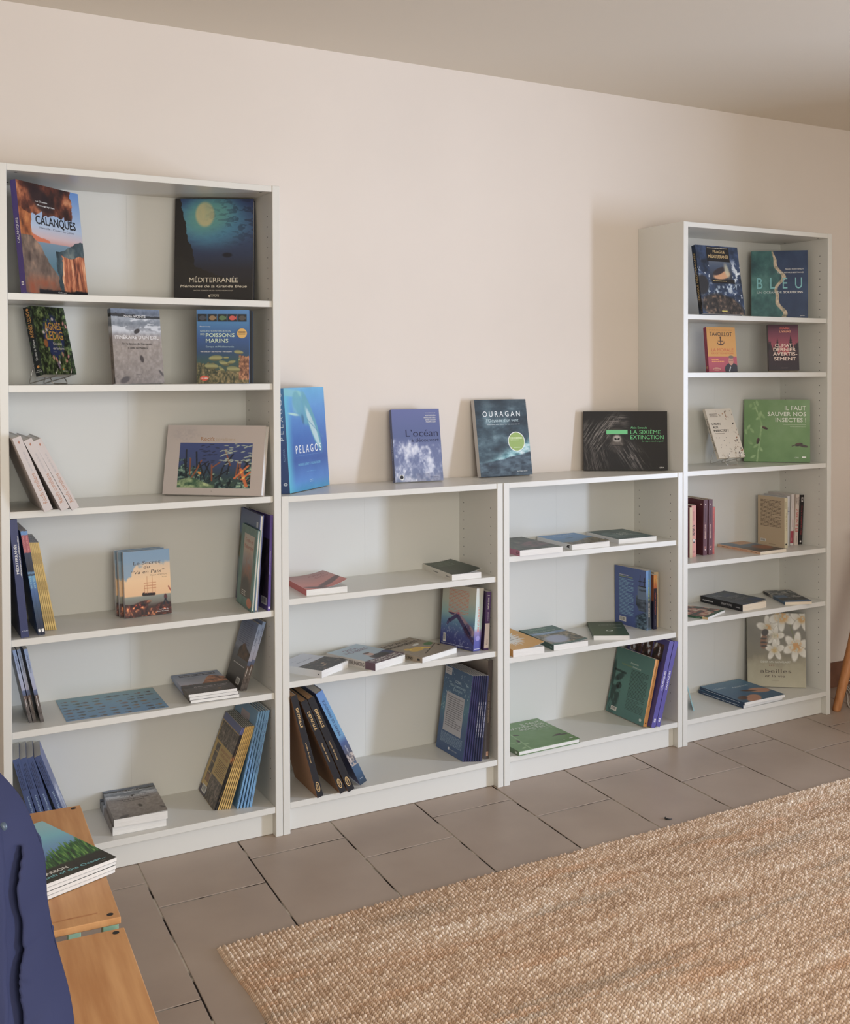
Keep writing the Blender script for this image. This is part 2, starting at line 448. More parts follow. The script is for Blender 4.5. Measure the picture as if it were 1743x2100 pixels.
            while uu < u1_-.12*du:
                ww = rr.uniform(.02, .06)*du
                b.add(P_(face, [uu, uu+ww, uu+ww, uu], [v0_+.2*(v1_-v0_)]*2+[v1_-.12*(v1_-v0_)]*2, off+.00001), [(0, 1, 2, 3)], 0, PC((40, 38, 38))); uu += ww+rr.uniform(.03, .06)*du
    b.build('cover', cm, root)
    return root
def copy_tree(o, loc, rot, label, group=None):
    r = o.copy(); C.objects.link(r); r.location = loc; r.rotation_euler = rot.to_euler(); r['label'] = label
    if group: r['group'] = group
    for ch in list(o.children):
        c = ch.copy(); C.objects.link(c); c.parent = r
    return r

# ------------------------------------------------------------------ cover pictures
def a_cal(u, v):
    n = N(u, v, 9, 11); n2 = N(u, v, 22, 12, sy=.4); n3 = N(u, v, 5, 13)
    c = pal(v, [(0, (70, 105, 118)), (.25, (85, 120, 132)), (.47, (118, 142, 158)), (.475, (200, 150, 140)), (.52, (206, 178, 176)), (.62, (176, 190, 208)), (1, (96, 138, 196))])
    c = mix(c, (208, 112, 74), SM(.545-(u-.15)*.22+.02*n-v, 0, .01)*SM(v, .47, .475)*(u < .45))
    lw = .15+.05*n+.1*SM(v, .55, .62)*0; c = mix(c, pal(n2*.5+n*.5, [(0, (70, 36, 22)), (.4, (160, 86, 40)), (.7, (206, 128, 62)), (1, (232, 170, 106))]), (u < lw)*(v > .4))
    top = (v > .72+.07*(n3-.5)+.04*n+.1*SM(u, .55, .75)*0+(u > .72)*(-.02))*(u < .83+.05*n)
    c = mix(c, pal(n, [(0, (34, 18, 18)), (.5, (96, 46, 30)), (.8, (170, 96, 56)), (1, (200, 130, 84))]), top)
    c = mix(c, (38, 22, 26), top*ell(u, v, .36, .86, .2, .1, -.5, .3)*.9)
    lb = (v < .52)*(u < .2+(.5-v)*1.02+.05*(n-.5)); c = mix(c, pal(n*.6+n2*.4, [(0, (66, 52, 46)), (.5, (118, 98, 84)), (1, (176, 140, 112))]), lb)
    c = mix(c, (150, 74, 44), lb*SM(.22-v, 0, .15)*n*.9)
    rc = (v < .40+.11*SM(u, .62, .95)+.035*n)*(u > .52-.5*(v-.3)*(v < .3)*0+.25*np.clip(v-.3, 0, 1)+.1*np.clip(.3-v, 0, 1)+.06*(n-.5))
    c = mix(c, pal(n, [(0, (28, 40, 44)), (.6, (74, 88, 92)), (1, (120, 128, 120))]), rc)
    ro = rc*(v < .36+.1*(u-.6)+.05*(n3-.5))*(u > .58+.06*n)
    c = mix(c, pal(N(u, v, 14, 17, sx=2.2, sy=.5), [(0, (92, 46, 34)), (.45, (190, 106, 66)), (.8, (232, 160, 110)), (1, (244, 196, 150))]), ro)
    return mix(c, (26, 26, 32), SM(.04+.04*n3-v, 0, .02)*(u > .2))
def a_med(u, v):
    n = N(u, v, 12, 21); n2 = N(u, v, 26, 22, sx=.5, sy=1.6)
    c = pal(v, [(0, (38, 35, 36)), (.3, (44, 44, 54)), (.45, (48, 60, 90)), (.7, (58, 82, 124)), (1, (42, 52, 96))])
    c = mix(c, (74, 140, 172), ell(u, v, .45, .79, .46, .24, 0, .45)*(.75+.35*n2))
    c = mix(c, (96, 160, 152), ell(u, v, .42, .83, .3, .16, .2, .5)*.85)
    c = mix(c, (186, 184, 140), ell(u, v, .38, .845, .12, .12, .75, .16)*(.85+.2*n))
    c = mix(c, (34, 42, 66), SM(n2, .5, .7)*.55*SM(u, .3, .9)*SM(v, .35, .8))
    rk = (u < .12+.1*SM(.75-v, 0, .35)+.04*n-.06*SM(v, .75, .95)); c = mix(c, (36, 34, 34), rk)
    rk2 = (v < .38-.35*(u-.1)+.04*n)*(u < .7); c = mix(c, (40, 38, 36), rk2)
    c = mix(c, (24, 26, 40), ell(u, v, .67, .45, .06, .022, 0, .3))
    return mix(c, (38, 36, 37), SM(.24-v, 0, .1))
def a_ledig(u, v):
    n = N(u, v, 16, 31, 5); n2 = N(u, v, 30, 32, 4)
    c = pal(n*.55+n2*.45, [(0, (14, 18, 16)), (.42, (34, 44, 30)), (.6, (76, 96, 56)), (.8, (132, 152, 92)), (1, (178, 196, 130))])
    c = mix(c, (46, 60, 112), ell(u, v, .52, .56, .3, .33, .1, .12)*SM(.62-n, 0, .1))
    for i, (a, b_) in enumerate(((.57, .82), (.88, .76), (.95, .72), (.24, .62), (.3, .56), (.48, .22), (.55, .18), (.86, .27), (.7, .3), (.34, .66), (.78, .2), (.4, .25))):
        c = mix(c, (222, 150, 142) if i % 3 else (226, 212, 214), ell(u, v, a, b_, .035, .024, i, .35))
    c = mix(c, (170, 104, 56), ell(u, v, .25, .46, .06, .06, .5, .3)); c = mix(c, (140, 120, 150), ell(u, v, .52, .13, .03, .06, .5, .3))
    return c
def a_leds(u, v):
    n = N(u, v, 3, 33, 5, sx=1, sy=7); return pal(n, [(0, (12, 14, 14)), (.6, (26, 30, 24)), (1, (84, 104, 62))])
def a_exil(u, v):
    n = N(u, v, 20, 41, 5); n2 = N(u, v, 9, 42, 4, sx=.5, sy=1.8)
    c = pal(v, [(0, (128, 118, 110)), (.5, (150, 138, 128)), (.62, (146, 136, 130)), (.68, (160, 160, 164)), (.8, (118, 124, 132)), (.88, (150, 156, 164)), (.93, (96, 104, 118)), (1, (118, 130, 150))])
    c = c+((n-.5)*30)[:, None]
    c = mix(c, (210, 212, 216), SM(n2, .6, .75)*SM(v, .66, .72)*SM(.92-v, 0, .05)*.8)
    c = mix(c, (44, 44, 46), ((v > .9-.05*u)*(v < .93-.03*u+.02*n)*(u < .5)) + ((v > .87)*(v < .9+.015*n)*(u > .5)))
    c = mix(c, (52, 46, 44), ell(u, v, .5, .7, .06, .03, .3, .2)); c = mix(c, (60, 48, 42), ell(u, v, .57, .33, .035, .05, .5, .25))
    return mix(c, (78, 70, 66), ell(u, v, .2, .05, .1, .04, .3, .3)+ell(u, v, .95, .14, .06, .02, -.7, .3))
def a_poi(u, v):
    n = N(u, v, 18, 51, 5); n2 = N(u, v, 34, 52)
    c = pal(v, [(0, (70, 74, 56)), (.3, (52, 84, 84)), (.42, (44, 74, 112)), (.6, (52, 88, 146)), (.82, (70, 128, 180)), (1, (84, 138, 196))])
    fl = (v < .17+.06*(n-.5)+.1*SM(u, .7, .95)+(u < .35)*.1); c = mix(c, pal(n2, [(0, (40, 48, 34)), (.5, (104, 96, 62)), (1, (176, 150, 100))]), fl*.9)
    c = mix(c, pal(n2, [(0, (90, 54, 40)), (1, (214, 150, 104))]), (u > .8)*(v < .36+.03*n)*(v > .05))
    for a, b_, r_, t in ((.36, .345, .13, .05), (.28, .235, .13, -.05), (.52, .275, .1, -.25), (.66, .29, .08, .2), (.7, .195, .13, -.1), (.48, .19, .08, -.6), (.56, .35, .05, 0), (.81, .32, .05, 1.3), (.8, .425, .09, -.1)):
        e = ell(u, v, a, b_, r_, r_*.3, t, .12); c = mix(c, pal(np.clip((v-b_)/(r_*.5)+.5, 0, 1), [(0, (96, 92, 60)), (.5, (164, 160, 104)), (1, (120, 124, 84))]), e)
    return c
def a_reef(u, v):
    n = N(u, v, 14, 61, 5, sx=1.4); n2 = N(u, v, 40, 62, 4); n3 = N(u, v, 26, 63, 3)
    c = np.tile(np.array((196., 184., 178.)), (len(u), 1))
    c = mix(c, (168, 160, 160), ell(u, v, .2, .87, .14, .1, 0, .5)*n2*.5)
    U = (u-.14)/.74; W = (v-.1)/.645; ins = (U > 0)*(U < 1)*(W > 0)*(W < 1)
    p = pal(W, [(0, (70, 90, 72)), (.25, (54, 74, 84)), (.55, (66, 80, 124)), (1, (72, 86, 140))])
    reef = SM(.52-.3*SM(U, .25, .5)*(1-SM(U, .75, 1))+.5*(n-.5)-W, 0, .08)
    p = mix(p, pal(n2, [(0, (22, 30, 38)), (.5, (60, 82, 84)), (.8, (120, 156, 140)), (1, (180, 204, 170))]), reef)
    for i in range(26):
        r_ = random.Random(i); a = r_.random(); L = r_.uniform(.12, .35); t = r_.uniform(-2.4, -.4) if a > .5 else r_.uniform(.2, 2.4); b0 = r_.uniform(.1, .5)
        p = mix(p, (40, 44, 52) if i % 3 else (150, 86, 56), seg(U, W, a, b0, a+L*math.cos(t)*.6, b0+abs(L*math.sin(t))*1.3, .014)*.9)
    for i in range(60):
        r_ = random.Random(i+99); a = r_.uniform(.3, 1); b0 = r_.uniform(.52, 1); p = mix(p, (174, 186, 172) if a > .55 else (52, 58, 86), ell(U, W, a, b0, .032, .011, r_.uniform(-.3, .7), .3))
    p = mix(p, (216, 118, 70), seg(U, W, .86, .42, .95, .05, .028)+seg(U, W, .78, .22, .96, .5, .02)+seg(U, W, .88, .2, .99, .36, .02)); p = mix(p, (230, 150, 60), ell(U, W, .3, .33, .022, .035, .4, .2))
    p = mix(p, pal(n3, [(0, (60, 92, 70)), (1, (190, 206, 150))]), SM(.16+.08*np.sin(U*9)-W, 0, .04)*SM(.55-U, 0, .1))
    return mix(c, p, ins)
def a_secret(u, v):
    n = N(u, v, 8, 71, 4); n2 = N(u, v, 22, 72, 4)
    c = pal(v, [(0, (46, 28, 22)), (.14, (60, 42, 34)), (.2, (110, 104, 92)), (.3, (132, 136, 124)), (.32, (226, 178, 128)), (.55, (232, 190, 140)), (.78, (214, 182, 146)), (.84, (150, 164, 176)), (1, (120, 148, 178))])
    c = mix(c, (120, 148, 170), SM(v+.12*n-.16*SM(u, .25, .6)*0+.2*SM(.4-u, 0, .4), .84, .9)*.9)
    c = mix(c, pal(n2, [(0, (26, 14, 12)), (.7, (88, 40, 28)), (1, (196, 120, 70))]), ((v < .19-.05*u+.02*n)*(u < .5)+(v < .1+.03*n)+ell(u, v, .86, .13, .2, .06, 0, .15)+ell(u, v, .3, .17, .26, .05, .2, .2)))
    c = mix(c, (74, 36, 28), seg(u, v, .4, .33, .64, .325, .028)+seg(u, v, .4, .345, .42, .35, .02)+ell(u, v, .52, .325, .14, .016, 0, .2))
    for a, t in ((.49, .6), (.6, .6), (.43, .46), (.66, .45)): c = mix(c, (176, 104, 60), seg(u, v, a, .34, a, t, .006)*.8)
    for b_ in (.42, .46, .5): c = mix(c, (190, 116, 70), seg(u, v, .42, b_, .68, b_, .006)*.7)
    c = mix(c, (150, 60, 44), seg(u, v, .95, .42, 1, .35, .014)); c = mix(c, (80, 30, 32), ell(u, v, .88, .265, .035, .045, .2, .2)); c = mix(c, (22, 22, 34), seg(u, v, .87, .23, .84, .16, .02)+seg(u, v, .88, .23, .93, .16, .02))
    return c
def a_secs(u, v): return pal(v, [(0, (150, 140, 134)), (.15, (160, 150, 150)), (.2, (176, 176, 184)), (.35, (210, 196, 186)), (.75, (206, 186, 170)), (.82, (186, 196, 206)), (1, (200, 206, 214))])
def a_emile(u, v):
    n = N(u, v, 14, 81, 5); c = np.tile(np.array((92., 132., 124.)), (len(u), 1))+((n-.5)*24)[:, None]
    ins = rect(u, v, .2, .12, .85, .9); p = pal(v, [(.1, (70, 62, 56)), (.4, (110, 88, 74)), (.55, (150, 150, 160)), (.7, (200, 176, 156)), (.9, (206, 190, 176))])
    p = mix(p, (172, 104, 74), ell(u, v, .55, .45, .25, .2, 0, .5)*n); p = mix(p, (60, 50, 46), ell(u, v, .5, .26, .25, .12, 0, .4)); c = mix(c, p, ins)
    return mix(c, (214, 130, 96), ell(u, v, .8, .08, .16, .06, 0, .1))
def a_atlas(u, v):
    n = N(u, v, 14, 85, 5); c = pal(v, [(0, (60, 66, 104)), (.2, (84, 104, 120)), (.5, (120, 140, 140)), (.75, (84, 118, 150)), (1, (70, 88, 142))])
    return mix(c, pal(n, [(0, (30, 34, 30)), (.5, (80, 84, 56)), (1, (170, 120, 66))]), SM(.75-v, 0, .08)*SM(v, .42, .5)*(u < .5))
def a_pat(u, v):
    n = N(u, v, 10, 87, 4); c = np.tile(np.array((92., 76., 140.)), (len(u), 1)); return mix(c, pal(n, [(0, (16, 14, 22)), (1, (90, 70, 90))]), (v < .75)*(v > .12))
def a_plong(u, v):
    n = N(u, v, 14, 91, 5); n2 = N(u, v, 34, 92)
    c = pal(v, [(0, (78, 70, 68)), (.3, (92, 88, 92)), (.4, (100, 104, 120)), (.46, (176, 172, 184)), (.8, (150, 160, 186)), (1, (120, 140, 176))])
    c = c+((n2-.5)*22*(v < .4))[:, None]
    m_ = (v < .44+.34*SM(u, .42, .75)*(1-.35*SM(u, .8, 1))+.04*(n-.5))*(v > .4); c = mix(c, pal(n, [(0, (84, 48, 38)), (.5, (178, 106, 66)), (1, (222, 154, 104))]), m_)
    return mix(c, (52, 48, 54), (v < .42+.03*n)*(v > .3-.04*n)*.8)
def a_plback(u, v):
    n = N(u, v, 10, 95, 5)
    c = pal(v, [(0, (66, 60, 58)), (.3, (84, 80, 80)), (.5, (98, 104, 116)), (.56, (140, 146, 168)), (1, (112, 130, 170))])
    return mix(c, pal(n, [(0, (40, 34, 30)), (1, (120, 80, 54))]), (v < .62-.25*np.abs(u-.6)+.05*n)*(v > .42)*(u > .3))
def a_plsp(u, v):
    n = N(u, v, 3, 97, 4, sx=1, sy=14)
    return mix(pal(v, [(0, (96, 88, 84)), (.3, (110, 98, 92)), (.36, (92, 66, 54)), (.38, (86, 98, 130)), (.44, (100, 112, 146)), (.45, (168, 168, 190)), (.7, (164, 174, 200)), (1, (130, 152, 190))]), (60, 52, 48), SM(n, .5, .8)*(v < .36)*.6)
def a_leaf(u, v):
    c = pal(v, [(0, (96, 146, 190)), (.6, (110, 158, 188)), (1, (126, 164, 172))]); i = 0
    for r_ in range(7):
        for q in range(9):
            i += 1; rr = random.Random(i*7); a = .06+q*.11+rr.uniform(-.02, .02); b_ = .07+r_*.125+rr.uniform(-.015, .015)
            if rr.random() < .16: continue
            k = rr.choice([(74, 84, 84), (96, 84, 80), (120, 92, 84), (86, 100, 92), (60, 66, 80), (130, 108, 84)])
            e = ell(u, v, a, b_, rr.uniform(.018, .038), rr.uniform(.02, .036), rr.uniform(-.2, .3), .25); c = mix(c, k, e)
            c = mix(c, k, ell(u, v, a-.035, b_, .012, .018, .3, .3)*.8)
    for r_ in range(40):
        rr = random.Random(r_+500); a = rr.random(); b_ = rr.random(); c = mix(c, (84, 110, 130), rect(u, v, a, b_, a+.05, b_+.006)*.6)
    return c
def a_ocean(u, v):
    n = N(u, v, 7, 101, 5); n2 = N(u, v, 20, 102, 4)
    c = pal(v, [(0, (120, 132, 162)), (.2, (110, 120, 156)), (.5, (106, 116, 156)), (.62, (92, 104, 148)), (1, (104, 112, 162))])
    cl = SM(.6+.16*(N(u, v, 5, 103)-.5)-.1*u-v, 0, .06)*SM(n*.75+n2*.25+.15*SM(u, 0, .3)*(1-u), .3, .75)
    c = mix(c, pal(n2*.6+.4*n, [(0, (140, 148, 182)), (.5, (190, 194, 214)), (1, (232, 232, 238))]), cl)
    return mix(c, (88, 94, 128), SM(.12-v, 0, .02)*(u > .45)*n2*.6)
def a_cliffs(u, v):   # spine of the stone book
    n = N(u, v, 3, 105, 5, sx=2, sy=12); c = pal(v, [(0, (50, 66, 84)), (.12, (66, 96, 130)), (.22, (74, 100, 130)), (.3, (96, 92, 100)), (.45, (76, 96, 146)), (.52, (110, 160, 200)), (.75, (104, 160, 206)), (1, (104, 144, 206))])
    return mix(c, pal(n, [(0, (90, 74, 70)), (1, (226, 214, 206))]), (v > .2)*(v < .33)*SM(n, .35, .6))
def a_guide(u, v):
    n = N(u, v, 14, 111, 5); n2 = N(u, v, 40, 112, 4)
    c = np.tile(np.array((196., 164., 92.)), (len(u), 1))
    p = pal(n2*.6+n*.4, [(0, (30, 26, 26)), (.5, (92, 80, 70)), (1, (178, 160, 146))])
    c = mix(c, p, rect(u, v, .04, .66, 1, .9)+rect(u, v, .12, .16, .32, .64)+rect(u, v, .34, .0, 1, .3)+rect(u, v, .0, .0, .4, .1)); c = mix(c, (98, 108, 158), rect(u, v, 0, .905, 1, 1)); c = mix(c, (62, 54, 88), rect(u, v, 0, 0, .35, .1)*.7)
    c = mix(c, (176, 116, 62), rect(u, v, .14, .16, .3, .26)*.6); c = mix(c, (196, 164, 92), rect(u, v, .1, .27, .34, .285)+rect(u, v, .1, .4, .34, .415)+rect(u, v, .1, .53, .34, .545))
    return mix(c, (150, 74, 54), rect(u, v, .4, .3, 1, .305))
def a_pel(u, v):
    n = N(u, v, 6, 121, 4)
    c = pal(v, [(0, (74, 160, 204)), (.1, (84, 134, 196)), (.3, (62, 96, 160)), (.5, (70, 112, 180)), (.8, (84, 144, 204)), (1, (96, 172, 214))])
    c = mix(c, (92, 186, 206), SM(.18-u, 0, .18)*.9)
    c = mix(c, (130, 190, 190), ell(u, v, .18, .95, .3, .035, -.05, .3)*.7+ell(u, v, .3, .85, .12, .1, .9, .5)*.7)
    c = mix(c, (92, 160, 178), np.clip(seg(u, v, .28, .88, .5, .72, .11)*.8+ell(u, v, .64, .66, .36, .085, -.95, .15), 0, 1))
    c = mix(c, (60, 104, 140), ell(u, v, .42, .69, .05, .03, -1.2, .4)*.7)
    c = mix(c, (190, 212, 212), ell(u, v, .66, .6, .25, .05, -.9, .25)*.9); c = mix(c, (84, 140, 170), seg(u, v, .5, .7, .9, .5, .008)*.6); c = mix(c, (168, 206, 200), ell(u, v, .2, .745, .12, .012, -.1, .4))
    return c+((n-.5)*8)[:, None]
def a_our(u, v):
    n = N(u, v, 5, 131, 5, sx=.8, sy=1.7); n2 = N(u, v, 16, 132, 4, sx=.6, sy=1.6)
    c = pal(n, [(0, (30, 40, 48)), (.5, (56, 76, 86)), (1, (116, 142, 150))])
    c = mix(c, (36, 44, 52), SM(v, .8, 1)*.6); band = ell(u, v, .62, .25, .8, .1, .36, .7)
    c = mix(c, pal(n2, [(0, (60, 110, 120)), (.6, (150, 196, 200)), (1, (226, 236, 236))]), band)
    return mix(c, pal(n2, [(0, (30, 40, 50)), (1, (90, 110, 122))]), SM(.16+.14*u+.02*n-v, 0, .02))
def a_gor(u, v):
    def hairs(ang, s_, seed, th=.35): 
        c_, s2 = math.cos(ang), math.sin(ang); x = u*1.5*c_+v*s2; y = -u*1.5*s2+v*c_
        return SM(N(x, y, s_, seed, 3, sx=.07, sy=1), th, .85)
    c = np.tile(np.array((36., 33., 32.)), (len(u), 1)); gr = (150, 143, 136)
    c = mix(c, gr, hairs(-2.2, 90, 141, .4)*ell(u, v, .14, .56, .15, .24, .4, .6)*.8)
    c = mix(c, (104, 96, 92), hairs(-1.3, 90, 144, .35)*ell(u, v, .13, .2, .16, .3, 0, .6)*.8)
    c = mix(c, gr, hairs(.9, 90, 145, .35)*ell(u, v, .29, .72, .11, .2, -.5, .6)*.9)
    c = mix(c, (128, 120, 114), hairs(0.0, 80, 146, .3)*ell(u, v, .4, .82, .12, .13, 0, .5)*.9)
    c = mix(c, (34, 31, 30), ell(u, v, .41, .64, .1, .15, 0, .3)*.9); c = mix(c, (70, 64, 60), ell(u, v, .4, .69, .075, .03, 0, .5)*.8)
    c = mix(c, (96, 88, 82), ell(u, v, .4, .5, .07, .11, 0, .4)*.8); c = mix(c, (182, 174, 166), ell(u, v, .4, .535, .046, .062, 0, .35)); c = mix(c, (98, 90, 84), ell(u, v, .395, .45, .08, .035, 0, .5)*.9)
    c = mix(c, (28, 25, 25), ell(u, v, .382, .532, .013, .02, .4, .3)+ell(u, v, .418, .532, .013, .02, -.4, .3)+ell(u, v, .395, .425, .06, .008, 0, .4)); c = mix(c, (64, 58, 56), ell(u, v, .41, .36, .075, .055, 0, .6)*.9)
    return mix(c, (140, 132, 126), hairs(-.95, 90, 147, .45)*ell(u, v, .57, .25, .13, .26, .5, .6)*.8)
def a_pink(u, v):
    n = N(u, v, 5, 151); c = pal(v, [(0, (206, 104, 94)), (.3, (214, 130, 120)), (.6, (196, 128, 122)), (1, (170, 128, 126))])
    return mix(c, (104, 66, 68), ell(u, v, .75, .28, .4, .09, .4, .25)+ell(u, v, .3, .1, .25, .06, -.3, .3))
def a_gren(u, v): return pal(v+.1*(u-.5), [(0, (42, 56, 48)), (.5, (50, 66, 56)), (1, (60, 78, 66))])
def a_pena(u, v):
    n = N(u, v, 22, 161, 4); c = np.tile(np.array((206., 208., 216.)), (len(u), 1))
    p = pal(n, [(0, (26, 24, 22)), (.6, (56, 50, 44)), (1, (120, 104, 84))]); p = mix(p, (170, 140, 110), ell(u, v, .55, .3, .05, .03, 0, .3)+ell(u, v, .45, .2, .1, .02, .2, .3))
    return mix(c, p, (v < .52))
def a_greta(u, v):
    c = pal(v, [(0, (168, 186, 198)), (1, (178, 196, 206))])
    c = mix(c, (52, 64, 104), ell(u, v, .88, .28, .3, .12, .1, .12)); c = mix(c, (40, 36, 40), ell(u, v, .6, .26, .24, .12, 0, .15))
    c = mix(c, (206, 164, 146), ell(u, v, .52, .44, .095, .085, 0, .12)); c = mix(c, (96, 68, 56), ell(u, v, .52, .51, .1, .035, 0, .15)+ell(u, v, .38, .3, .03, .07, -.3, .3))
    return c
def a_sauv(u, v):
    n = N(u, v, 40, 171, 3); c = np.tile(np.array((160., 146., 128.)), (len(u), 1))+((n-.5)*14)[:, None]
    c = mix(c, (226, 182, 74), ell(u, v, .42, .42, .2, .1, .2, .1)+ell(u, v, .27, .5, .08, .06, 0, .1)+ell(u, v, .62, .36, .1, .05, -.5, .1)); c = mix(c, (70, 130, 66), ell(u, v, .86, .5, .12, .07, .3, .15))
    c = mix(c, (60, 46, 40), seg(u, v, .3, .15, .95, .42, .012)); return mix(c, (228, 228, 220), ell(u, v, .66, .62, .1, .04, .2, .1))
def a_whale(u, v):
    n = N(u, v, 30, 181, 3); c = pal(v, [(0, (58, 58, 116)), (.2, (66, 76, 140)), (.4, (90, 132, 168)), (.55, (140, 178, 178)), (.75, (178, 184, 168)), (1, (190, 182, 164))])
    c = mix(c, (158, 132, 146), seg(u, v, .5, .52, .85, .34, .065)+seg(u, v, .3, .53, .52, .55, .03)+ell(u, v, .9, .3, .1, .07, -.6, .3))
    c = mix(c, (62, 50, 98), seg(u, v, .5, .5, .98, .14, .05)+seg(u, v, .27, .42, .45, .51, .04)+ell(u, v, .22, .4, .07, .03, .9, .2)+ell(u, v, .3, .54, .09, .02, -.1, .25)+ell(u, v, .8, .3, .1, .12, .9, .3)*.8)
    return mix(c, (200, 206, 226), rect(u, v, .0, .02, 1, .022)+SM(n, .8, .9)*(v < .4)*.4)
def a_whs(u, v): return pal(v, [(0, (74, 74, 148)), (.15, (84, 84, 160)), (.3, (150, 130, 176)), (.36, (176, 206, 200)), (.6, (190, 206, 196)), (1, (206, 200, 186))])
def a_com(u, v):
    n = N(u, v, 40, 191, 3); c = pal(v+.08*np.sin(u*4), [(0, (66, 92, 136)), (.3, (70, 100, 140)), (.55, (84, 132, 150)), (.7, (70, 108, 140)), (1, (66, 96, 130))])
    return mix(c, (180, 206, 216), SM(n, .86, .95)*(v > .45)*.8)
def a_garden(u, v):
    n = N(u, v, 10, 201, 5); c = pal(n, [(0, (50, 54, 46)), (.6, (84, 88, 74)), (1, (122, 124, 96))]); return mix(c, (132, 82, 86), ell(u, v, .7, .4, .35, .2, .2, .5)*n*1.2)
def a_bluc(u, v):
    n = N(u, v, 18, 205, 5); c = pal(v, [(0, (96, 130, 150)), (.35, (84, 128, 166)), (.6, (90, 146, 196)), (1, (100, 152, 206))]); c = mix(c, pal(n, [(0, (60, 62, 46)), (1, (160, 140, 110))]), SM(.26+.22*SM(u, .3, .9)+.08*(n-.5)-v, 0, .03))
    return mix(c, (50, 84, 104), ell(u, v, .5, .6, .12, .02, .1, .3))
def a_bleu2(u, v):
    n = N(u, v, 6, 207, 5, sx=.7, sy=1.6); return pal(n*.6+.4*(1-np.abs(v-.5)), [(0, (36, 60, 68)), (.6, (72, 104, 110)), (1, (140, 164, 164))])
def a_yel(u, v):
    t = np.arctan2(v-.62, (u-.42)); r_ = np.hypot(u-.42, (v-.62)); k = SM(.36+.06*np.sin(t*37)+.05*np.sin(t*23)-r_, 0, .03)
    return mix(np.tile(np.array((226., 168., 72.)), (len(u), 1)), (240, 236, 228), k)
def a_lake(u, v):
    n = N(u, v, 16, 211, 5); c = pal(n, [(0, (50, 56, 44)), (.5, (120, 110, 84)), (1, (180, 160, 128))])
    c = mix(c, pal(n, [(0, (90, 120, 152)), (1, (150, 176, 200))]), SM(v, .56, .62)*(v < .7)); c = mix(c, (164, 172, 196), ell(u, v, .4, .3, .33, .2, .2, .25)); return mix(c, (66, 104, 92), SM(v, .7, .72)+SM(.09-v, 0, .02))
def a_ship(u, v):
    n = N(u, v, 9, 221, 5, sx=1, sy=3); n2 = N(u, v, 30, 222, 3, sx=.6, sy=1.6); c = pal(v, [(0, (74, 92, 150)), (1, (84, 104, 160))])
    hull = rect(u, v, .68, .3, 1, .56)*(u > .66+.1*SM(v, .45, .3)); c = mix(c, pal(n, [(0, (36, 46, 60)), (1, (96, 112, 132))]), hull)
    c = mix(c, (104, 124, 152), rect(u, v, .73, .5, 1, .71)); c = mix(c, (26, 32, 44), rect(u, v, .77, .635, .99, .67)*(np.sin(u*150) > -.4)+rect(u, v, .76, .71, 1, .725))
    for a, t in ((.8, .9), (.94, .87)): c = mix(c, (28, 34, 44), seg(u, v, a, .72, a+.01, t, .012)+seg(u, v, a-.05, .8, a+.05, .8, .008))
    return mix(c, pal(n2, [(0, (26, 40, 54)), (1, (110, 140, 160))]), SM(.28-.2*(1-u)*1.6-v+.06, 0, .06)*SM(u, .6, .75))
def a_ships(u, v): return pal(v, [(0, (96, 124, 150)), (.06, (72, 84, 96)), (.45, (66, 76, 86)), (.6, (100, 130, 160)), (.7, (96, 140, 190)), (1, (100, 146, 200))])
def a_ora(u, v): return pal(v, [(0, (44, 44, 74)), (.55, (38, 36, 60)), (.74, (52, 44, 60)), (.76, (196, 100, 60)), (.9, (230, 170, 90)), (1, (226, 150, 84))])
def a_orab(u, v): return pal(v, [(0, (40, 40, 66)), (.5, (34, 34, 56)), (.53, (170, 96, 62)), (1, (176, 104, 70))])
def a_fem(u, v):
    n = N(u, v, 14, 231, 5, sy=.6); c = pal(v, [(0, (80, 124, 120)), (.5, (88, 136, 128)), (1, (80, 122, 116))])
    k = ell(u, v, .14, .28, .13, .26, -.1, .25)*SM(n, .3, .6)+ell(u, v, .22, .44, .07, .05, 0, .2)+seg(u, v, .06, .66, .34, .65, .02)+ell(u, v, .2, .57, .12, .05, .5, .3)+ell(u, v, .03, .6, .05, .2, 0, .3); return mix(c, (38, 62, 62), k*.85)
def a_cbk(u, v): 
    n = N(u, v, 16, 235, 5); c = np.tile(np.array((74., 66., 128.)), (len(u), 1))
    for i, (a, b_) in enumerate(((.06, .36), (.37, .62), (.65, .9))): c = mix(c, pal(n, [(0, (26, 18, 18)), (.6, (90, 54, 44)), (.8, (190, 196, 206)), (1, (216, 218, 224))]), rect(u, v, a, .76-.01*i, b_, .94)); 
    return c
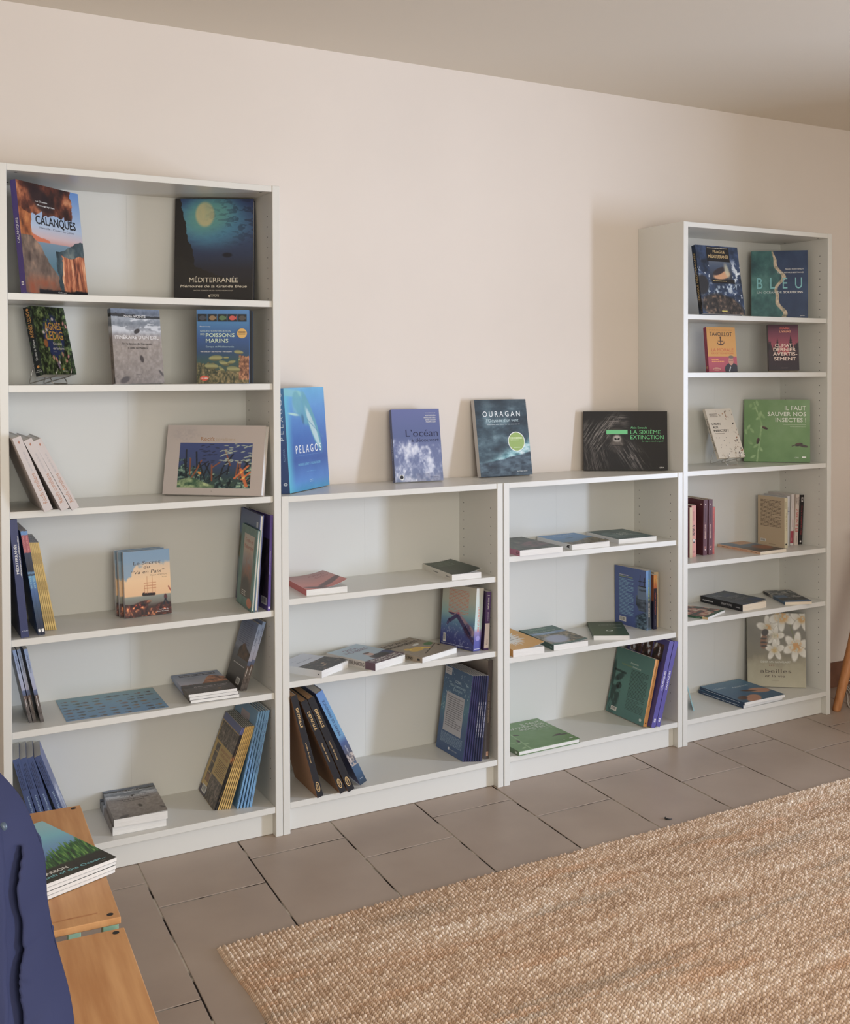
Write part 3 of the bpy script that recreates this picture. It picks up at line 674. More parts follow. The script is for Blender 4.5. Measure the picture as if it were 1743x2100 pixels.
def a_ins(u, v):
    n = N(u, v, 4, 241, 4); n2 = N(u, v, 16, 242, 4)
    c = pal(n*.5+.5*v, [(0, (92, 132, 74)), (.5, (108, 146, 88)), (1, (126, 158, 110))])
    st = seg(u, v, .2, .0, .27, .6, .016)+seg(u, v, .27, .6, .15, .95, .014)
    for a, b_, t in ((.1, .9, 1.2), (.16, .86, .4), (.2, .94, 1.9), (.25, .77, 1.4), (.22, .7, .6), (.29, .73, 2.2), (.07, .55, 1.1), (.12, .5, 2.2), (.03, .48, 1.8), (.18, .25, .6), (.1, .3, 2.4), (.14, .08, .5), (.26, .2, 2.1)):
        st = st+ell(u, v, a, b_, .045, .02, t, .3)
    c = mix(c, pal(n2, [(0, (120, 156, 96)), (1, (168, 196, 142))]), np.clip(st, 0, 1)*.85)
    for a, b_, r_, t in ((.32, .54, .045, -.4), (.215, .33, .05, 1.3), (.83, .28, .06, .2)):
        c = mix(c, (46, 34, 34), ell(u, v, a, b_, r_, r_*.42, t, .15)); c = mix(c, (84, 46, 44), ell(u, v, a-.01, b_+.012, r_*.7, r_*.22, t, .2))
    c = mix(c, (62, 48, 46), ell(u, v, .9, .26, .07, .02, -.2, .2)+seg(u, v, .73, .255, .8, .28, .008))
    return c
def a_frag(u, v):
    n = N(u, v, 7, 251, 5, sx=1, sy=1.3); n2 = N(u, v, 20, 252, 5)
    c = pal(n, [(0, (26, 36, 52)), (.5, (48, 66, 96)), (1, (70, 90, 128))]); c = mix(c, pal(n2, [(0, (110, 124, 140)), (1, (232, 236, 238))]), SM(n*.5+n2*.5, .55, .68)*SM(.85-v, 0, .15))
    c = mix(c, (186, 200, 212), ell(u, v, .55, .36, .6, .06, .1, .5)*SM(n2, .4, .7)); rk = ell(u, v, .5, .08, .5, .2, -.15, .12); c = mix(c, pal(n2, [(0, (26, 24, 24)), (.6, (64, 56, 50)), (1, (150, 120, 96))]), rk)
    rk2 = ell(u, v, .06, .42, .16, .14, .5, .2); c = mix(c, (42, 42, 46), rk2)
    ins = rect(u, v, .27, .48, .8, .78); p = pal(v, [(.45, (40, 42, 48)), (.7, (70, 84, 106)), (.8, (96, 104, 116))]); p = mix(p, (206, 152, 110), ell(u, v, .55, .57, .2, .06, .12, .2)); p = mix(p, (54, 46, 50), ell(u, v, .5, .63, .16, .045, .3, .2)); p = mix(p, (196, 190, 160), ell(u, v, .68, .64, .05, .1, .3, .5)*.8)
    return mix(c, p, ins)
def a_bleu(u, v):
    n = N(u, v, 5, 261, 5); n2 = N(u, v, 24, 262, 4); x = .5+.07*np.sin(v*11+.8)-.05*SM(v, .5, .75)+.03*np.sin(v*23)
    c = pal(n, [(0, (34, 74, 80)), (.5, (58, 108, 108)), (1, (92, 146, 138))]); c = mix(c, pal(n, [(0, (36, 56, 92)), (1, (50, 74, 110))]), SM(u-x, 0, .02)); w_ = .018+.035*N(u*0, v, 3, 264)
    return mix(c, pal(n2, [(0, (120, 120, 100)), (.5, (196, 176, 148)), (1, (230, 208, 180))]), SM(w_-np.abs(u-x), 0, .008))
def a_tavo(u, v):
    c = np.where((v > .345)[:, None], np.array((216., 156., 72.)), np.array((186., 78., 92.))); c = np.asarray(c, float)
    c = mix(c, (50, 44, 46), ell(u, v, .8, .06, .24, .14, 0, .06)); c = mix(c, (206, 206, 206), seg(u, v, .76, .1, .72, .02, .02)); c = mix(c, (200, 140, 114), ell(u, v, .79, .24, .085, .095, 0, .06)); c = mix(c, (120, 104, 92), ell(u, v, .8, .33, .09, .035, 0, .1))
    return mix(c, (60, 50, 48), rect(u, v, .72, .25, .86, .256))
def a_lyn(u, v):
    n = N(u, v, 12, 271, 4, sy=.5); c = pal(v, [(0, (40, 22, 34)), (.2, (120, 48, 62)), (.4, (190, 80, 84)), (.6, (150, 66, 84)), (.85, (110, 48, 72)), (1, (60, 28, 46))]); c = mix(c, (36, 22, 34), SM(.5-.4*np.abs(u-.5)*0+.25*n-v-.2*(1-np.abs(2*u-1)), 0, .08)*.9)
    for a, t in ((.3, .72), (.74, .77), (.18, .6), (.92, .64), (.02, .66)):
        c = mix(c, (26, 18, 26), ((np.abs(u-a) < (t-v)*.28*(.7+.5*np.sin(v*90)**2))*(v < t)*(v > .45)))
    return c
def a_adi(u, v):
    c = np.tile(np.array((216., 204., 186.)), (len(u), 1))
    for i in range(120):
        r_ = random.Random(i+3); a, b_ = r_.random(), r_.random(); d = (a-.15)+abs(b_-.45)*.9
        if d < .62+.25*r_.random(): continue
        s_ = r_.uniform(.012, .034); c = mix(c, r_.choice([(92, 62, 44), (150, 100, 66), (60, 46, 40), (124, 84, 60), (70, 60, 56), (176, 130, 90)]), ell(u, v, a, b_, s_, s_*.42, r_.uniform(-1.5, 1.5), .25))
    for i in range(14):
        r_ = random.Random(i+300); a, b_ = r_.uniform(.1, .8), r_.uniform(.06, .42); c = mix(c, (70, 58, 52), ell(u, v, a, b_, .014, .006, r_.uniform(-1.5, 1.5), .25))
    return c
def a_claret(u, v): n = N(u, v, 8, 281); return np.tile(np.array((98., 44., 54.)), (len(u), 1))+((n-.5)*12)[:, None]
def a_nav(u, v): return np.where((v > .48)[:, None], np.array((196., 170., 138.)), np.array((34., 36., 52.))).astype(float)
def a_wred(u, v): return np.where(((v > .04)*(v < .28))[:, None], np.array((158., 58., 72.)), np.array((206., 196., 190.))).astype(float)
def a_flatb(u, v):
    n = N(u, v, 10, 291); c = pal(v, [(0, (84, 78, 74)), (.45, (100, 92, 84)), (.5, (96, 116, 134)), (1, (110, 136, 156))]); c = mix(c, (160, 96, 66), ell(u, v, .72, .38, .3, .2, .2, .2)*(.7+.3*n)); return mix(c, (210, 160, 120), (u > .42)*(v > .72)*1.)
def a_darkb(u, v): n = N(u, v, 6, 295); return pal(n+.2*(u-.5), [(0, (44, 50, 58)), (.6, (66, 76, 88)), (1, (60, 74, 108))])
def a_bw(u, v):
    n = N(u, v, 9, 301, 4); c = pal(np.round(n*4)/4, [(0, (28, 28, 32)), (.5, (88, 92, 98)), (1, (196, 188, 176))]); c = mix(c, (70, 104, 140), rect(u, v, 0, .38, .45, .58)+rect(u, v, .0, 0, 1, .12)); return mix(c, (26, 28, 34), (v < .36)*(v > .12)*SM(n, .3, .6))
def a_col(u, v):
    n = N(u, v, 7, 305, 3); c = pal(np.round(n*5)/5, [(0, (54, 92, 66)), (.25, (60, 60, 52)), (.5, (176, 66, 58)), (.7, (206, 168, 128)), (1, (230, 216, 196))]); return mix(c, (56, 96, 70), (v < .12)*1.)
def a_bees(u, v):
    n = N(u, v, 5, 311, 4); n2 = N(u, v, 26, 312, 4)
    c = pal(v+.15*(n-.5), [(0, (178, 170, 144)), (.3, (158, 150, 124)), (.45, (120, 112, 92)), (.7, (108, 103, 90)), (1, (132, 126, 112))])
    def flower(c, cu, cv, r_, t0, k=5, core=(196, 146, 72), cr=.35):
        for i in range(k):
            t = t0+i*2*PI/k; pu, pv = cu+r_*.62*math.cos(t), cv+r_*.62*math.sin(t)*.78
            e = ell(u, v, pu, pv, r_*.55, r_*.3, t, .18); x = np.hypot(u-cu, (v-cv)/.78)/r_
            c = mix(c, pal(np.clip(x*.9+.25*(n2-.5), 0, 1), [(0, (186, 176, 140)), (.4, (206, 200, 186)), (1, (226, 222, 212))]), e*.92); c = mix(c, (150, 142, 126), (ell(u, v, pu, pv, r_*.56, r_*.31, t, .05)-ell(u, v, pu, pv, r_*.5, r_*.26, t, .12)).clip(0, 1)*.5)
        return mix(c, core, ell(u, v, cu, cv, r_*cr, r_*cr*.7, 0, .6)*SM(n2, .35, .6))
    c = mix(c, (104, 108, 62), seg(u, v, .82, .62, .72, .9, .009)+seg(u, v, .62, .62, .6, .85, .006)+ell(u, v, .82, .63, .035, .04, 0, .2))
    c = flower(c, .36, .8, .17, .4); c = flower(c, .6, .95, .2, .9, 5, (206, 146, 60), .5); c = flower(c, .94, .92, .18, .2, 5, (190, 140, 66))
    c = flower(c, .48, .69, .14, .1); c = flower(c, .47, .5, .15, .3, 5, (190, 156, 92)); c = flower(c, .84, .55, .2, .35, 6, (196, 140, 70), .5)
    c = mix(c, (124, 82, 52), ell(u, v, .29, .61, .06, .1, -.2, .15)); c = mix(c, (46, 32, 26), ell(u, v, .31, .735, .06, .045, .3, .2)+ell(u, v, .29, .55, .055, .012, 0, .3)+ell(u, v, .29, .6, .06, .012, 0, .3)+ell(u, v, .29, .65, .055, .012, 0, .3))
    return mix(c, (150, 140, 124), ell(u, v, .38, .66, .08, .03, .8, .3)*.6)
def a_dau(u, v):
    n = N(u, v, 8, 321, 4); c = pal(v+.1*(n-.5), [(0, (52, 92, 120)), (.4, (64, 104, 136)), (1, (90, 132, 158))])
    c = mix(c, (190, 136, 110), ell(u, v, .36, .12, .22, .12, .5, .15)+ell(u, v, .8, .38, .2, .12, -.3, .15)); c = mix(c, (90, 60, 50), ell(u, v, .6, .44, .14, .04, -.4, .3)+ell(u, v, .18, .2, .12, .07, .4, .3)); return c
def a_carb(u, v):
    n = N(u, v, 6, 331, 4); n2 = N(u-.3*v, v, 50, 332, 3, sx=1.2, sy=.18)
    c = pal(v+.12*u, [(0, (44, 40, 30)), (.35, (88, 110, 180)), (.55, (110, 156, 206)), (.8, (126, 196, 214)), (1.0, (150, 200, 210))]); c = mix(c, (206, 212, 206), SM(n, .5, .7)*SM(v, .72, .85)*(1-SM(u, .3, .7)))
    g = SM(.3+.16*SM(u, .3, 1)+.14*n2-v, 0, .04); c = mix(c, pal(n2, [(0, (18, 42, 18)), (.5, (46, 108, 40)), (1, (128, 176, 70))]), g); return mix(c, pal(n, [(0, (30, 26, 20)), (1, (62, 56, 38))]), SM(.2+.03*n2-v, 0, .03))
def a_adv(u, v):
    n = N(u, v, 9, 341, 3); c = pal(v, [(0, (150, 196, 206)), (.5, (176, 206, 210)), (1, (190, 200, 200))]); return mix(c, (60, 52, 50), SM(n, .72, .78))

# placed size, position and lean of every book: pose, x, y, z, yaw, lean, width, height, thickness
K={
'calanques':('F',0.0703,-0.2901,1.6679,0.765,0.106,0.2714,0.3131,0.0184),
'mediterranee':('F',0.5295,-0.0635,1.669,-0.473,0.099,0.2448,0.3283,0.03),
'ledig':('F',0.1333,-0.15,1.4404,0.668,0.236,0.1323,0.2059,0.0292),
'exil':('F',0.3044,-0.29,1.4136,0.248,0.13,0.1521,0.2197,0.0201),
'poissons':('F',0.5558,-0.2236,1.4119,-0.408,0.035,0.1557,0.2244,0.025),
'recif1':('S',0.1219,-0.33,1.0705,-0.005,-0.382,0.29,0.2195,0.0229),
'recif2':('S',0.167,-0.3302,1.072,-0.0,-0.457,0.29,0.2192,0.0225),
'recif3':('S',0.1957,-0.3288,1.0712,-0.028,-0.466,0.2711,0.2188,0.0205),
'recifF':('F',0.4857,-0.0784,1.0669,-0.71,0.2,0.3251,0.2179,0.0248),
'medsp':('S',0.074,-0.2599,0.7087,-0.045,-0.086,0.24,0.333,0.0203),
'vu1':('S',0.1055,-0.2508,0.7082,-0.013,-0.154,0.2,0.2998,0.0079),
'vu2':('S',0.1152,-0.2502,0.7084,-0.009,-0.151,0.2,0.2994,0.0094),
'yell1':('S',0.1274,-0.1991,0.7075,-0.0,-0.162,0.1911,0.2579,0.0033),
'yell6':('S',0.1534,-0.2112,0.7079,-0.171,-0.186,0.1995,0.2597,0.0047),
'secret1':('F',0.3532,-0.1588,0.7092,-0.045,0.127,0.1356,0.1946,0.0175),
'secret2':('F',0.3461,-0.1397,0.7076,0.241,0.038,0.162,0.1972,0.0172),
'secret3':('F',0.3432,-0.1011,0.7079,0.051,0.052,0.1353,0.1995,0.0173),
'emile':('P',0.7246,-0.0774,0.7087,-0.132,0.149,0.1951,0.2516,0.0114),
'atlas':('P',0.7398,-0.017,0.7073,-0.077,0.124,0.2519,0.2971,0.0023),
'patrim':('S',0.7569,-0.2722,0.707,-0.074,0.062,0.0892,0.2965,0.0101),
'plo1':('S',0.0855,-0.2046,0.4517,-0.017,-0.196,0.15,0.2162,0.0086),
'plo2':('S',0.0966,-0.2049,0.4517,-0.001,-0.192,0.15,0.2171,0.009),
'plo3':('S',0.1154,-0.215,0.4519,-0.006,-0.199,0.15,0.2183,0.0097),
'leaflet':('L',0.1701,-0.2491,0.451,-0.039,0.0,0.2867,0.2413,0.001),
'plotop':('L',0.5167,-0.2525,0.4773,-0.035,0.0,0.147,0.2405,0.008),
'plobot':('L',0.5219,-0.2553,0.458,-0.04,0.0,0.1458,0.15,0.008),
'plor1':('S',0.7054,-0.2018,0.45,-0.009,0.317,0.1609,0.21,0.0108),
'plor2':('S',0.7154,-0.2118,0.45,0.0,0.311,0.15,0.2178,0.0101),
'oce1':('S',0.1162,-0.1699,0.0984,-0.146,-0.253,0.1523,0.2509,0.0177),
'oce2':('S',0.1395,-0.1696,0.0991,-0.171,-0.267,0.1499,0.2516,0.0194),
'oce3':('S',0.1634,-0.1684,0.0992,-0.199,-0.289,0.1462,0.2527,0.0184),
'oce4':('S',0.1966,-0.1615,0.1007,-0.14,-0.355,0.1408,0.254,0.0192),
'exilt':('L',0.2967,-0.2646,0.1542,-0.063,0.0,0.1524,0.2571,0.0235),
'exilb':('L',0.2947,-0.244,0.1225,-0.042,0.0,0.1538,0.2382,0.0285),
'guid1':('S',0.6069,-0.2075,0.094,-0.05,0.368,0.1931,0.26,0.005),
'guid8':('S',0.6529,-0.2227,0.094,-0.067,0.328,0.2,0.261,0.0051),
'blu1':('S',0.6785,-0.2332,0.094,-0.024,0.254,0.0558,0.3005,0.005),
'blu5':('S',0.7178,-0.241,0.094,0.002,0.232,0.21,0.2968,0.006),
'pelagos':('F',0.8481,-0.2271,1.0619,0.729,0.065,0.2794,0.3345,0.03),
'ocean':('F',1.2777,-0.0962,1.0637,-0.094,0.171,0.1797,0.2548,0.0218),
'ouragan':('F',1.6234,-0.0871,1.0644,-0.011,0.183,0.2206,0.2834,0.0242),
'gorilla':('F',2.1103,-0.0403,1.0616,-0.536,0.078,0.3482,0.2303,0.02),
'pink':('L',0.8923,-0.2508,0.7551,-0.051,0.0,0.1366,0.2439,0.0191),
'greenb':('L',1.4113,-0.2592,0.7559,-0.058,0.0,0.1112,0.252,0.0199),
'pena':('L',0.9299,-0.2821,0.4991,0.549,0.0,0.1417,0.1849,0.0231),
'greta':('L',1.1115,-0.2909,0.5,0.387,0.0,0.1438,0.2261,0.024),
'sauvons':('L',1.2855,-0.2835,0.494,0.36,0.0,0.1748,0.2242,0.018),
'whale':('S',1.54,-0.2354,0.476,0.3,0.087,0.1638,0.2164,0.036),
'purp':('S',1.5634,-0.2448,0.476,-0.01,0.084,0.15,0.204,0.0181),
'dey1':('S',0.9292,-0.2874,0.1032,-0.02,-0.254,0.2,0.3451,0.0206),
'dey2':('S',1.0073,-0.2913,0.1062,-0.115,-0.397,0.2,0.3391,0.0212),
'dey3':('S',1.0366,-0.2907,0.1067,-0.012,-0.405,0.2,0.3462,0.0222),
'prov':('S',1.0947,-0.2562,0.1097,0.093,-0.483,0.2,0.3557,0.0252),
'com1':('S',1.4687,-0.2373,0.098,0.173,0.185,0.1855,0.2943,0.0065),
'com8':('S',1.5261,-0.2632,0.098,0.001,0.104,0.2,0.2978,0.0065),
'herb':('S',1.5632,-0.2518,0.098,-0.026,0.052,0.0175,0.3427,0.0186),
'c3pink':('L',1.6673,-0.2839,0.8204,0.006,0.0,0.1812,0.2748,0.0204),
'c3blue':('L',1.9028,-0.2626,0.8192,-0.009,0.0,0.1664,0.2369,0.0192),
'c3bleu':('L',2.1327,-0.2356,0.8172,-0.048,0.0,0.1734,0.2282,0.0172),
'c3yell':('L',1.647,-0.2706,0.4705,-0.065,0.0,0.126,0.264,0.0255),
'c3teal':('L',1.8205,-0.2669,0.4653,-0.053,0.0,0.1448,0.2592,0.0203),
'c3green':('L',2.0367,-0.2083,0.4606,-0.515,0.0,0.1346,0.2303,0.0156),
'ship':('S',2.3232,-0.1891,0.4453,0.245,-0.011,0.1873,0.2315,0.0301),
'orange':('S',2.3504,-0.191,0.445,-0.026,0.003,0.15,0.2117,0.0153),
'futur':('S',2.3894,-0.1732,0.4457,-0.263,-0.026,0.15,0.2165,0.0251),
'femmes':('S',2.2484,-0.2621,0.099,0.033,0.238,0.239,0.2543,0.018),
'cal1':('S',2.2699,-0.2864,0.099,-0.006,0.278,0.24,0.3282,0.02),
'cal2':('S',2.2904,-0.2878,0.099,-0.014,0.274,0.24,0.326,0.0189),
'insfl':('L',1.6577,-0.2904,0.1168,0.021,0.0,0.264,0.2774,0.0178),
'fragile':('F',2.4956,-0.29,1.6699,0.007,0.175,0.2195,0.2737,0.0223),
'bleu':('F',2.9752,-0.0555,1.6685,-0.906,0.123,0.2312,0.2892,0.02),
'tavo':('F',2.6263,-0.1767,1.4445,-0.123,0.12,0.1379,0.1817,0.0212),
'lynas':('F',2.9659,-0.1964,1.4487,-0.899,0.217,0.1196,0.1928,0.031),
'adieu':('F',2.7009,-0.1353,1.0934,0.087,0.378,0.2044,0.2163,0.0135),
'insF':('F',2.9326,-0.0494,1.0635,-0.772,0.164,0.2712,0.2656,0.0151),
'pk8865':('S',2.5709,-0.1614,0.7041,-0.018,-0.006,0.14,0.2059,0.0229),
'nav':('S',2.6198,-0.131,0.7042,-0.013,-0.01,0.1227,0.2031,0.0216),
'clar1':('S',2.6349,-0.1559,0.704,-0.07,0.012,0.1469,0.2245,0.0205),
'clar2':('S',2.6646,-0.1558,0.704,-0.014,0.002,0.1475,0.2244,0.0232),
'red':('S',2.685,-0.1462,0.704,-0.003,0.02,0.13,0.1912,0.0125),
'cream':('S',3.046,-0.1849,0.7041,0.043,-0.003,0.1537,0.2103,0.0193),
'grey':('S',3.1004,-0.1466,0.704,-0.006,0.037,0.1385,0.2106,0.0194),
'wred':('S',3.1286,-0.1448,0.704,-0.008,0.059,0.1367,0.2175,0.0244),
'nous':('S',3.1484,-0.1498,0.704,-0.007,0.07,0.1416,0.2151,0.0241),
'blk':('S',3.173,-0.1509,0.704,-0.01,0.087,0.1426,0.2122,0.0249),
'c4fl':('L',2.8262,-0.2599,0.7174,0.018,0.0,0.1464,0.2498,0.0134),
'c4dark':('L',2.7398,-0.2507,0.508,0.071,0.0,0.1381,0.2345,0.028),
'c4blue':('L',2.9891,-0.2432,0.4919,-0.398,0.0,0.1165,0.2393,0.0119),
'c4lit':('L',2.5241,-0.2876,0.4885,0.429,0.0,0.1663,0.1598,0.0085),
'bees':('F',2.9499,-0.0573,0.1015,-0.631,0.126,0.2444,0.3097,0.02),
'dau1':('L',2.7165,-0.2877,0.1319,-0.011,0.0,0.2245,0.2799,0.01),
'dau2':('L',2.7188,-0.2782,0.114,0.04,0.0,0.2438,0.2621,0.015),
'advert':('S',2.5333,-0.1622,0.099,-0.827,-0.208,0.2204,0.0406,-0.0),
'carbtop':('L',-0.0688,-1.1798,0.3964,0.335,0.0,0.21,0.317,0.006),
'carbtop2':('L',-0.0513,-1.1902,0.366,0.498,0.0,0.21,0.28,0.006)}

HB, PB, MG = 'hardcover_book', 'paperback_book', 'magazine'
W = (238, 236, 230); BK = (34, 32, 34); CR = (226, 216, 196)
SP = []
def bk(key, kind, label, group=None, **kw):
    d = dict(key=key, K_=K[key], name=kind, label=label, group=group, marks=[], cat='magazine' if kind == MG else 'book'); d.update(kw)
    if kind == HB: d['hard'] = True
    if 'over' in d:
        k = list(d['K_']); 
        for i, v_ in d.pop('over').items(): k[i] = v_
        d['K_'] = tuple(k)
    SP.append(d)

# --- tall left case, top shelf
bk('calanques', HB, 'hardcover with orange cliffs and CALANQUES title facing out on the top shelf', front=a_cal, spine=flat(78, 62, 128), col=(78, 62, 128), marks=[
    ('t', 'front', 'CALANQUES', .25, .9, .635, .71, (30, 28, 32), .02), ('t', 'front', 'Marseille - Cassis - La Ciotat', .3, .86, .595, .613, (90, 84, 96)),
    ('t', 'front', 'Luc Clementine', .28, .46, .835, .85, W), ('t', 'front', 'Photographies', .29, .57, .8, .815, W), ('t', 'front', 'Gallimard', .5, .64, .02, .032, W),
    ('t', 'up', 'CALANQUES', .44, .66, .28, .66, (226, 222, 226), .012), ('r', 'spine', .3, .065, .7, .1, (214, 210, 214)), ('r', 'spine', .42, .075, .58, .088, (78, 62, 128))])
bk('mediterranee', HB, 'dark blue underwater hardcover titled MÉDITERRANÉE facing out on the top shelf', front=a_med, col=(36, 38, 54), marks=[
    ('t', 'front', 'MÉDITERRANÉE', .19, .81, .185, .23, CR), ('t', 'front', 'Mémoires de la Grande Bleue', .08, .92, .135, .16, CR, .012, .25),
    ('t', 'front', 'PHOTOS SOPHIE DE WILDE • TEXTES YVES PACCALET', .25, .75, .1, .109, CR), ('t', 'front', 'ATLAS', .47, .57, .045, .059, CR, .01), ('e', 'front', .45, .052, .014, .012, CR), ('r', 'front', .46, .065, .57, .067, CR)])
bk('ledig', PB, 'flowery green paperback with orange AGNÈS LEDIG lettering on a wire stand', front=a_ledig, spine=a_leds, col=(24, 26, 24), marks=[
    ('t', 'front', 'AGNÈS', .3, .79, .66, .765, (226, 168, 70), .014), ('t', 'front', 'LEDIG', .3, .8, .515, .635, (226, 168, 70), .014),
    ('t', 'front', 'Un abri', .46, .72, .435, .475, W), ('t', 'front', 'de fortune', .43, .77, .365, .405, W), ('t', 'front', 'roman', .42, .52, .33, .34, (190, 186, 180)),
    ('e', 'front', .62, .08, .022, .014, (222, 150, 66)), ('t', 'front', 'Albin Michel', .6, .74, .045, .058, W),
    ('t', 'up', 'AGNÈS LEDIG', .55, .92, .3, .72, (222, 156, 70), .01), ('t', 'up', 'Un abri de fortune', .22, .52, .36, .62, W), ('e', 'spine', .5, .955, .16, .02, (222, 150, 66)), ('e', 'spine', .5, .13, .16, .02, (222, 150, 66)),
    ('t', 'spine', 'Albin', .2, .75, .075, .09, W), ('t', 'spine', 'Michel', .15, .85, .05, .066, W)])
bk('exil', PB, 'grey beach paperback titled ITINÉRAIRE D’UN EXIL standing on the second shelf', front=a_exil, spine=lambda u, v: a_exil(u*.2, v)*.9, col=(140, 132, 128), marks=[
    ('t', 'front', 'Nardo VICENTE', .26, .7, .885, .915, (232, 230, 228), .006), ('t', 'front', 'ITINÉRAIRE D’UN EXIL', .05, .94, .595, .64, (226, 222, 220), .008),
    ('t', 'front', 'De la langue de Cervantès', .19, .8, .52, .545, (50, 44, 42), .004), ('t', 'front', 'à celle de Molière', .3, .7, .465, .488, (50, 44, 42), .004),
    ('t', 'front', 'Préface', .43, .54, .115, .126, (90, 82, 78)), ('t', 'front', 'Collection', .41, .57, .08, .09, (90, 82, 78)), ('t', 'up', 'ITINÉRAIRE D’UN EXIL', .2, .62, .3, .6, (70, 64, 66))])
pois = [('t', 'front', 'Patrick Louisy', .06, .26, .765, .78, W), ('t', 'front', 'GUIDE D’IDENTIFICATION', .065, .65, .7, .722, (186, 206, 206), .006),
    ('t', 'front', 'DES', .07, .15, .655, .68, (196, 214, 196), .006), ('t', 'front', 'POISSONS', .175, .72, .63, .68, (200, 220, 196), .016), ('t', 'front', 'MARINS', .175, .6, .555, .605, (200, 220, 196), .016),
    ('t', 'front', 'Europe et Méditerranée', .175, .71, .488, .51, (176, 206, 214), .004), ('t', 'front', '• 860 ESPÈCES  • 2400 PHOTOS  • 1400 DESSINS', .07, .67, .424, .436, W, .008),
    ('e', 'front', .865, .68, .095, .067, (226, 178, 92)), ('l', 'front', .8, .93, .655, .71, 3, (110, 76, 50)), ('p', 'front', [(.06, .06), (.14, .03), (.21, .05), (.235, .085), (.2, .1), (.12, .108), (.07, .09)], (214, 84, 56)), ('t', 'front', 'ULMER', .085, .21, .06, .08, W, .01)]
for i, c_ in enumerate(((70, 74, 84), (150, 120, 84), (92, 120, 80), (206, 84, 76), (84, 78, 74))):
    u_ = .02+i*.19; pois += [('r', 'front', u_, .84, u_+.175, .94, (30, 34, 40)), ('e', 'front', u_+.09, .888, .062, .032, c_), ('p', 'front', [(u_+.14, .888), (u_+.17, .92), (u_+.165, .86)], c_)]
bk('poissons', HB, 'blue fish identification guide with five photos, front copy of the two', group=None, front=a_poi, spine=flat(52, 78, 116), col=(52, 96, 150), marks=pois)
k_ = list(K['poissons']); k_[1] += .022; k_[2] += .034
K['poissons2'] = tuple(k_)
bk('poissons2', HB, 'blue-edged guide standing half hidden behind the fish identification guide', front=flat(30, 32, 40), col=(40, 76, 110))

# --- third shelf
for i, lab in ((1, 'leftmost of the three white books leaning against the side panel'), (2, 'middle one of the three white leaning books with brown spine lettering'), (3, 'rightmost of the three white books leaning in a fan')):
    bk('recif%d' % i, HB, lab, 'white coral reef books leaning on the third shelf', col=(206, 196, 192), matte=True, marks=[
        ('t', 'up', 'Récifs coralliens', .1, .51, .26, .72, (186, 128, 92)), ('t', 'up', 'au coeur de la vie', .54, .8, .34, .6, (176, 172, 176)), ('p', 'spine', [(.4, .93), (.6, .955), (.62, .93), (.5, .91)], (180, 120, 96))])
bk('recifF', HB, 'white landscape book with a coral reef photograph facing out', front=a_reef, col=(206, 196, 188), matte=True, marks=[('t', 'front', 'Récifs', .35, .49, .775, .83, (170, 120, 72)), ('t', 'front', 'coralliens', .5, .7, .775, .825, (186, 164, 140)), ('t', 'front', 'Y', .49, .502, .045, .06, (90, 84, 84))])

# --- fourth shelf
bk('medsp', HB, 'tall navy hardcover with MÉDITERRANÉE on its spine at the left end', col=(48, 56, 100), marks=[
    ('t', 'up', 'MÉDITERRANÉE', .54, .79, .4, .72, W), ('t', 'up', 'Mémoires de la Grande Bleue', .5, .84, .08, .24, W, .01, .2), ('t', 'spine', 'ATLAS', .15, .95, .05, .06, (200, 204, 220))])
def a_vu(u, v): return pal(v, [(0, (30, 34, 56)), (.25, (50, 74, 100)), (.42, (70, 104, 156)), (.57, (100, 160, 196)), (.575, (30, 32, 46)), (.6, (100, 150, 190)), (.62, (34, 36, 50)), (.79, (44, 56, 84)), (.795, (178, 88, 92)), (.96, (170, 88, 96)), (.965, (98, 144, 196)), (1, (98, 144, 196))])
for i, lab in ((1, 'blue and red spined book VU DU CIEL nearest the navy hardcover'), (2, 'blue and red spined book VU DU CIEL touching the yellow magazines')):
    bk('vu%d' % i, PB, lab, 'blue and red spined books', spine=a_vu, col=(76, 120, 176), over={6: .2, 5: -.15}, marks=[('t', 'dn', 'VU DU CIEL', .05, .2, .3, .68, (226, 150, 150), .01), ('t', 'dn', 'LES ILES', .44, .55, .3, .65, (170, 214, 226), .01), ('r', 'spine', .2, .03, .85, .06, W)])
x0_, x1_ = .127, .153
for i in range(6):
    t = i/5; K['yel%d' % i] = ('S', x0_+(x1_-x0_)*t, -.199-.006*t, .7081, -.01-.03*t, -.16-.02*t, .188, .259, .0042)
    ys = ['leftmost', 'second', 'third', 'fourth', 'fifth', 'rightmost'][i]
    bk('yel%d' % i, MG, '%s of the six thin yellow-spined magazines beside the red-topped spines' % ys, 'yellow spined magazines leaning left', front=flat(106, 98, 88), spine=flat(214, 176, 92), col=(120, 112, 100), marks=[('l', 'up', .76, .88, .2, .8, 2, (110, 84, 50)), ('l', 'up', .46, .56, .2, .8, 2, (110, 84, 50)), ('l', 'up', .1, .22, .2, .8, 2, (120, 92, 54))])
sec = [('t', 'front', 'Le Secret', .2, .79, .79, .84, (60, 44, 36), 0, .3), ('t', 'front', 'du', .42, .55, .725, .77, (60, 44, 36), 0, .3), ('t', 'front', '“Va en Paix”', .15, .86, .65, .7, (60, 44, 36), 0, .3),
    ('t', 'front', 'Patrick MOUTON', .57, .92, .605, .625, (120, 90, 66)), ('t', 'front', 'Roman', .82, .92, .57, .583, (120, 90, 66)), ('t', 'front', 'Les lignes du', .74, .93, .075, .09, W), ('t', 'front', 'Grand Cormoran', .69, .93, .045, .06, W)]
